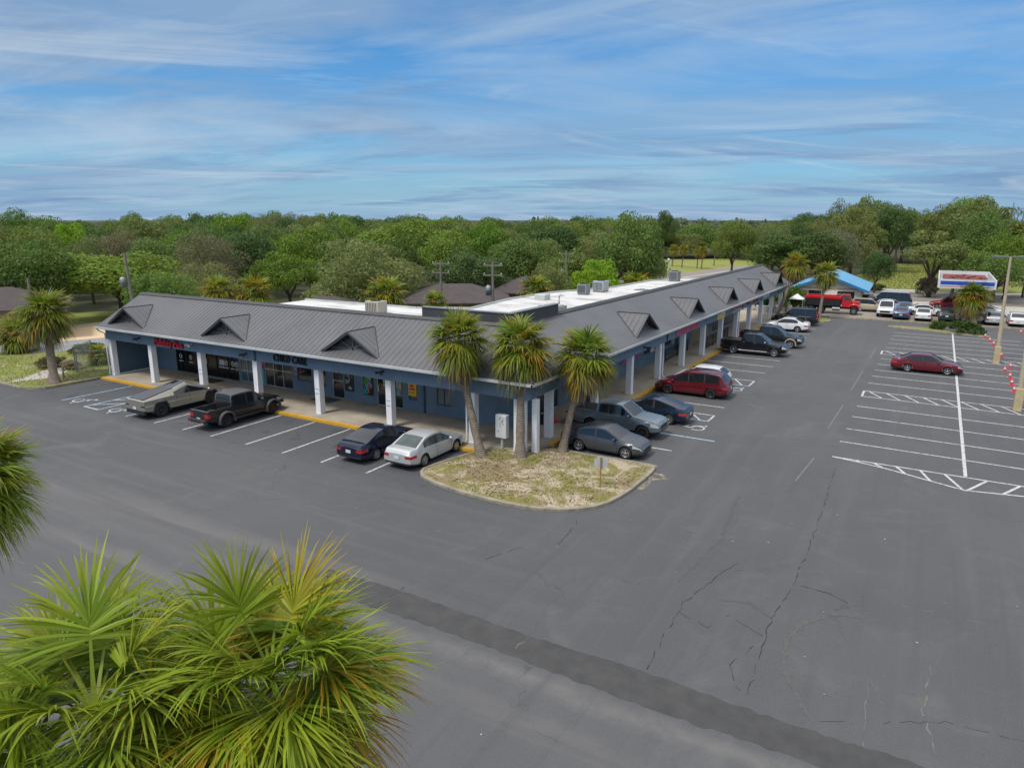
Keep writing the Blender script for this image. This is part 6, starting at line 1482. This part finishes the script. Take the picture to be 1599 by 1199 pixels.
# blue-roofed shop
o=thing('roadside_shop','white shop with a bright blue gable roof behind the dump truck','shop',(-12.7,109,0),R(2))
M['bluemetal']=mat('blue_metal_roof',(.12,.36,.58),.5,.05,.2,.5); M['shopwhite']=mat('cream_block_wall',(.68,.62,.52),.9,0,.12,1.2)
b=MB(); 
def wallx(y,holes,x0=-4.3,x1=4.3,z1=2.75):
    x=x0
    for xa,xb,za,zb in holes:
        b.box(x,xa,y,y+.2,0,z1,M['shopwhite']); b.box(xa,xb,y,y+.2,0,za,M['shopwhite']); b.box(xa,xb,y,y+.2,zb,z1,M['shopwhite']); x=xb
    b.box(x,x1,y,y+.2,0,z1,M['shopwhite'])
wallx(0,[(-2.6,-.9,1.0,2.35),(1.2,3.4,.9,2.35)])
b.box(-4.3,-4.1,.21,13,0,2.75,M['shopwhite']); b.box(4.1,4.3,.21,13,0,2.75,M['shopwhite']); b.box(-4.09,4.09,12.8,13,0,2.75,M['shopwhite'])
b.add([(-4.3,0,2.76),(4.3,0,2.76),(0,0,4.35)],[(0,1,2)],M['shopwhite']); b.add([(-4.3,13,2.76),(4.3,13,2.76),(0,13,4.35)],[(0,2,1)],M['shopwhite']); b.build('wall',o)
for s_ in(-1,1):
    b=MB(); b.add([(s_*5.2,-.8,2.55),(0,-.8,4.6),(0,13.6,4.6),(s_*5.2,13.6,2.55),(s_*5.2,-.8,2.38),(0,-.8,4.43),(0,13.6,4.43),(s_*5.2,13.6,2.38)],[(0,1,2,3),(4,7,6,5),(0,4,5,1),(3,2,6,7),(0,3,7,4)],M['bluemetal']); rf_=b.build('roof_plane',o)
    b=MB(); b.add([(s_*5.25,-.83,2.57),(0,-.83,4.63),(0,-.83,4.28),(s_*5.25,-.83,2.22)],[(0,1,2,3)],flat('blue_fascia',(.02,.16,.36))); b.add([(s_*5.25,-.83,2.57),(0,-.83,4.63),(0,-.79,4.63),(s_*5.25,-.79,2.57)],[(0,1,2,3)],M['bluemetal']); b.build('fascia',rf_)
for xa,xb,za,zb in ((-2.6,-.9,1.0,2.35),(1.2,3.4,.9,2.35)):
    b=MB(); b.box(xa,xb,.1,.14,za,zb,M['black']); b.build('window_opening',o)
b=MB(); b.box(-4.28,4.28,-.06,-.003,2.62,2.74,flat('tan_band',(.40,.33,.24))); b.build('band',o)
b=MB(); b.box(-3.5,-2.7,-.02,-.002,1.5,2.3,flat('terracotta',(.40,.20,.14))); b.build('faded_panel',o)
b=MB(); r6=random.Random(8); x=-11.3
for k in range(9): b.xbox((x,108.97,1.95+.1*math.sin(k*2.1)),(.16,.03,.05),wht,ry=(-1)**k*r6.uniform(.3,1.0)); x+=.17
o=b.build('shop_sign',None,loc=(-10.6,108.97,1.9)); tag(o,'faint white script across the black window of the blue-roofed shop','shop sign')
# petrol canopy, open deck seen from above
o=thing('filling_station_canopy','white open-topped canopy with blue and red stripe and rusty red beams','canopy',(3.4,108.5,0))
X0,X1,Y0,Y1,Zb,Zt=-2.95,2.95,-8.6,8.6,4.15,5.2
cw=mat('canopy_white',(.62,.63,.65),.6,0,.12,1); 
b=MB(); b.box(X0,X1,Y0,Y0+.1,Zb,Zt,cw); b.box(X0,X1,Y1-.1,Y1,Zb,Zt,cw); b.box(X0,X0+.1,Y0+.1,Y1-.1,Zb,Zt,cw); b.box(X1-.1,X1,Y0+.1,Y1-.1,Zb,Zt,cw); b.build('fascia',o)
b=MB(); b.box(X0+.1,X1-.1,Y0+.1,Y1-.1,Zb+.1,Zb+.2,mat('canopy_deck',(.42,.40,.38),.8,0,.3,1)); b.build('deck',o)
b=MB(); b.box(X0+.25,X1-.2,Y0-.02,Y0-.003,Zb+.42,Zb+.86,flat('stripe_blue',(.012,.075,.42))); b.build('blue_stripe',o)
b=MB(); b.box(X0+.25,X1-.2,Y0-.018,Y0-.003,Zb+.16,Zb+.30,flat('stripe_pink',(.55,.25,.28))); b.build('red_stripe',o)
rb_=flat('rusty_red_beam',(.27,.06,.05))
for k,yy in enumerate((1.5,3.6,5.6,7.2)):
    b=MB(); b.box(X0+.5,X1-.45,yy,yy+.85,Zb+.45,Zb+.62,rb_); b.build('roof_beam',o)
for k,(xx,yy) in enumerate(((-1.2,1.2),(.3,1.2),(-.6,3.2),(.9,3.2),(2.0,.6),(-.2,5.0))):
    b=MB(); b.xbox((xx,yy,Zb+.72),(.22,2.2,.14),rb_,rz=.3*(-1)**k); b.build('roof_brace',o)
for yy in (-4.2,4.2): b=MB(); b.box(-.16,.16,yy-.16,yy+.16,0,Zb+.1,M['gutter'],.02); b.build('post',o)
# far buildings and transmission poles at the right edge
o=thing('warehouse','low white warehouse far off at the right edge','warehouse',(68,565,0),R(-20)); b=MB(); b.box(-14,22,0,16,0,5.0,M['gutter']); b.build('wall',o)
b=MB(); b.add([(-14.5,-.5,5),(22.5,-.5,5),(22.5,8,7),(-14.5,8,7),(-14.5,16.5,5),(22.5,16.5,5)],[(0,1,2,3),(3,2,5,4)],M['galv']); b.build('roof',o)
for k in range(4): b=MB(); b.box(-10+k*7.5,-6.5+k*7.5,-.06,.02,0,3.4,M['darkgrey']); b.build('bay_door',o)
for i,(px_,d,h_,l) in enumerate(((1578,520,22,'first transmission pole from the left beyond the wood'),(1596,430,22,'tallest transmission pole at the right edge'),(1588,640,15,'short transmission pole between the two tall ones'))):
    a=R(30.7)-math.atan((px_-799.5)/1131.7); o=thing('transmission_pole',l,'transmission pole',(-math.sin(a)*d,math.cos(a)*d,0)); b=MB(); b.tube([(0,0,0),(.5,0,h_)],[.45,.25],M['galv'],6); b.build('pole',o); b=MB(); b.box(-2.5,3.5,-.12,.12,h_*.78,h_*.78+.25,M['galv']); b.build('crossarm',o)
# parasol-like white awning by the last column
o=thing('awning','small white pitched awning in the shrubs past the last column','awning',(-15.4,100.2,0)); b=MB(); b.add([(-.9,-.7,1.9),(.9,-.7,1.9),(.9,.7,1.9),(-.9,.7,1.9),(0,0,2.6)],[(0,1,4),(1,2,4),(2,3,4),(3,0,4)],wht); b.build('canopy',o)
for sx in(-.85,.85):
    for sy in(-.65,.65): b=MB(); b.tube([(sx,sy,0),(sx,sy,1.9)],.03,M['gutter'],6); b.build('leg',o)
# person at the far end of the walkway
def person(x,y,rz):
    o=thing('person','person in tan clothes standing beside the last white column','person',(x,y,.15),rz)
    skin=flat('skin',(.42,.25,.17)); cloth=flat('tan_shirt',(.48,.33,.24)); trs=flat('tan_trousers',(.40,.28,.21))
    J={'pel':(0,0,.92,.115),'waist':(0,0,1.06,.11),'chest':(0,.01,1.28,.135),'neckb':(0,0,1.44,.07),'neck':(0,0,1.50,.055),'head':(0,.015,1.60,.085),'crown':(0,.01,1.70,.065),
       'shl':(.17,0,1.40,.06),'ell':(.23,.0,1.14,.045),'wrl':(.24,.07,.90,.033),'hal':(.24,.09,.82,.035),'shr':(-.17,0,1.40,.06),'elr':(-.23,0,1.14,.045),'wrr':(-.23,.08,.92,.033),'har':(-.22,.11,.84,.035),
       'hpl':(.09,0,.86,.085),'knl':(.10,.02,.48,.06),'anl':(.11,0,.09,.045),'tol':(.12,.14,.04,.035),'hpr':(-.09,0,.86,.085),'knr':(-.10,.03,.48,.06),'anr':(-.10,0,.09,.045),'tor':(-.11,.14,.04,.035)}
    E_=[('pel','waist'),('waist','chest'),('chest','neckb'),('neckb','neck'),('neck','head'),('head','crown'),('neckb','shl'),('shl','ell'),('ell','wrl'),('wrl','hal'),('neckb','shr'),('shr','elr'),('elr','wrr'),('wrr','har'),('pel','hpl'),('hpl','knl'),('knl','anl'),('anl','tol'),('pel','hpr'),('hpr','knr'),('knr','anr'),('anr','tor')]
    ks=list(J); me=bpy.data.meshes.new('body'); me.from_pydata([J[k][:3] for k in ks],[(ks.index(a),ks.index(c)) for a,c in E_],[])
    t=bpy.data.objects.new('body',me); COL.objects.link(t); t.modifiers.new('s','SKIN'); t.modifiers.new('u','SUBSURF').levels=2
    for k,sv in zip(ks,me.skin_vertices[0].data): sv.radius=(J[k][3],J[k][3])
    me.skin_vertices[0].data[0].use_root=True
    me2=bpy.data.meshes.new_from_object(t.evaluated_get(bpy.context.evaluated_depsgraph_get())); bpy.data.objects.remove(t); me2.name='body'
    me2.materials.clear()
    for mm in (skin,cloth,trs): me2.materials.append(mm)
    for p in me2.polygons:
        z=p.center.z; p.use_smooth=True; p.material_index=2 if z<.95 and not abs(p.center.x)>.19 else (1 if z<1.46 and not (abs(p.center.x)>.19 and z<1.1) else 0)
    c=bpy.data.objects.new('body',me2); COL.objects.link(c); c.parent=o
    b=MB(); b.lathe([(.088,1.62),(.098,1.68),(.075,1.75),(0,1.775)],flat('dark_hair',(.04,.03,.02)),12,'z',(0,-.005,0)); b.build('hair',o)
person(rwx(-18.3,96.9),96.9,R(200))
# leaf litter and pebbles on the asphalt
b=MB(); r8=random.Random(77)
for k in range(34):
    x,y=r8.uniform(-22,4),r8.uniform(12,31)
    if -21<x<-10.5 and y>24.4: continue
    b.xbox((x,y,.012),(r8.uniform(.03,.08),r8.uniform(.02,.05),.012),r8.choice([flat('dry_leaf',(.30,.22,.12)),flat('pale_scrap',(.40,.38,.34))]),rz=r8.uniform(0,3))
tag(b.build('leaf_litter'),'scattered dry leaves and scraps on the asphalt','litter',kind='stuff')
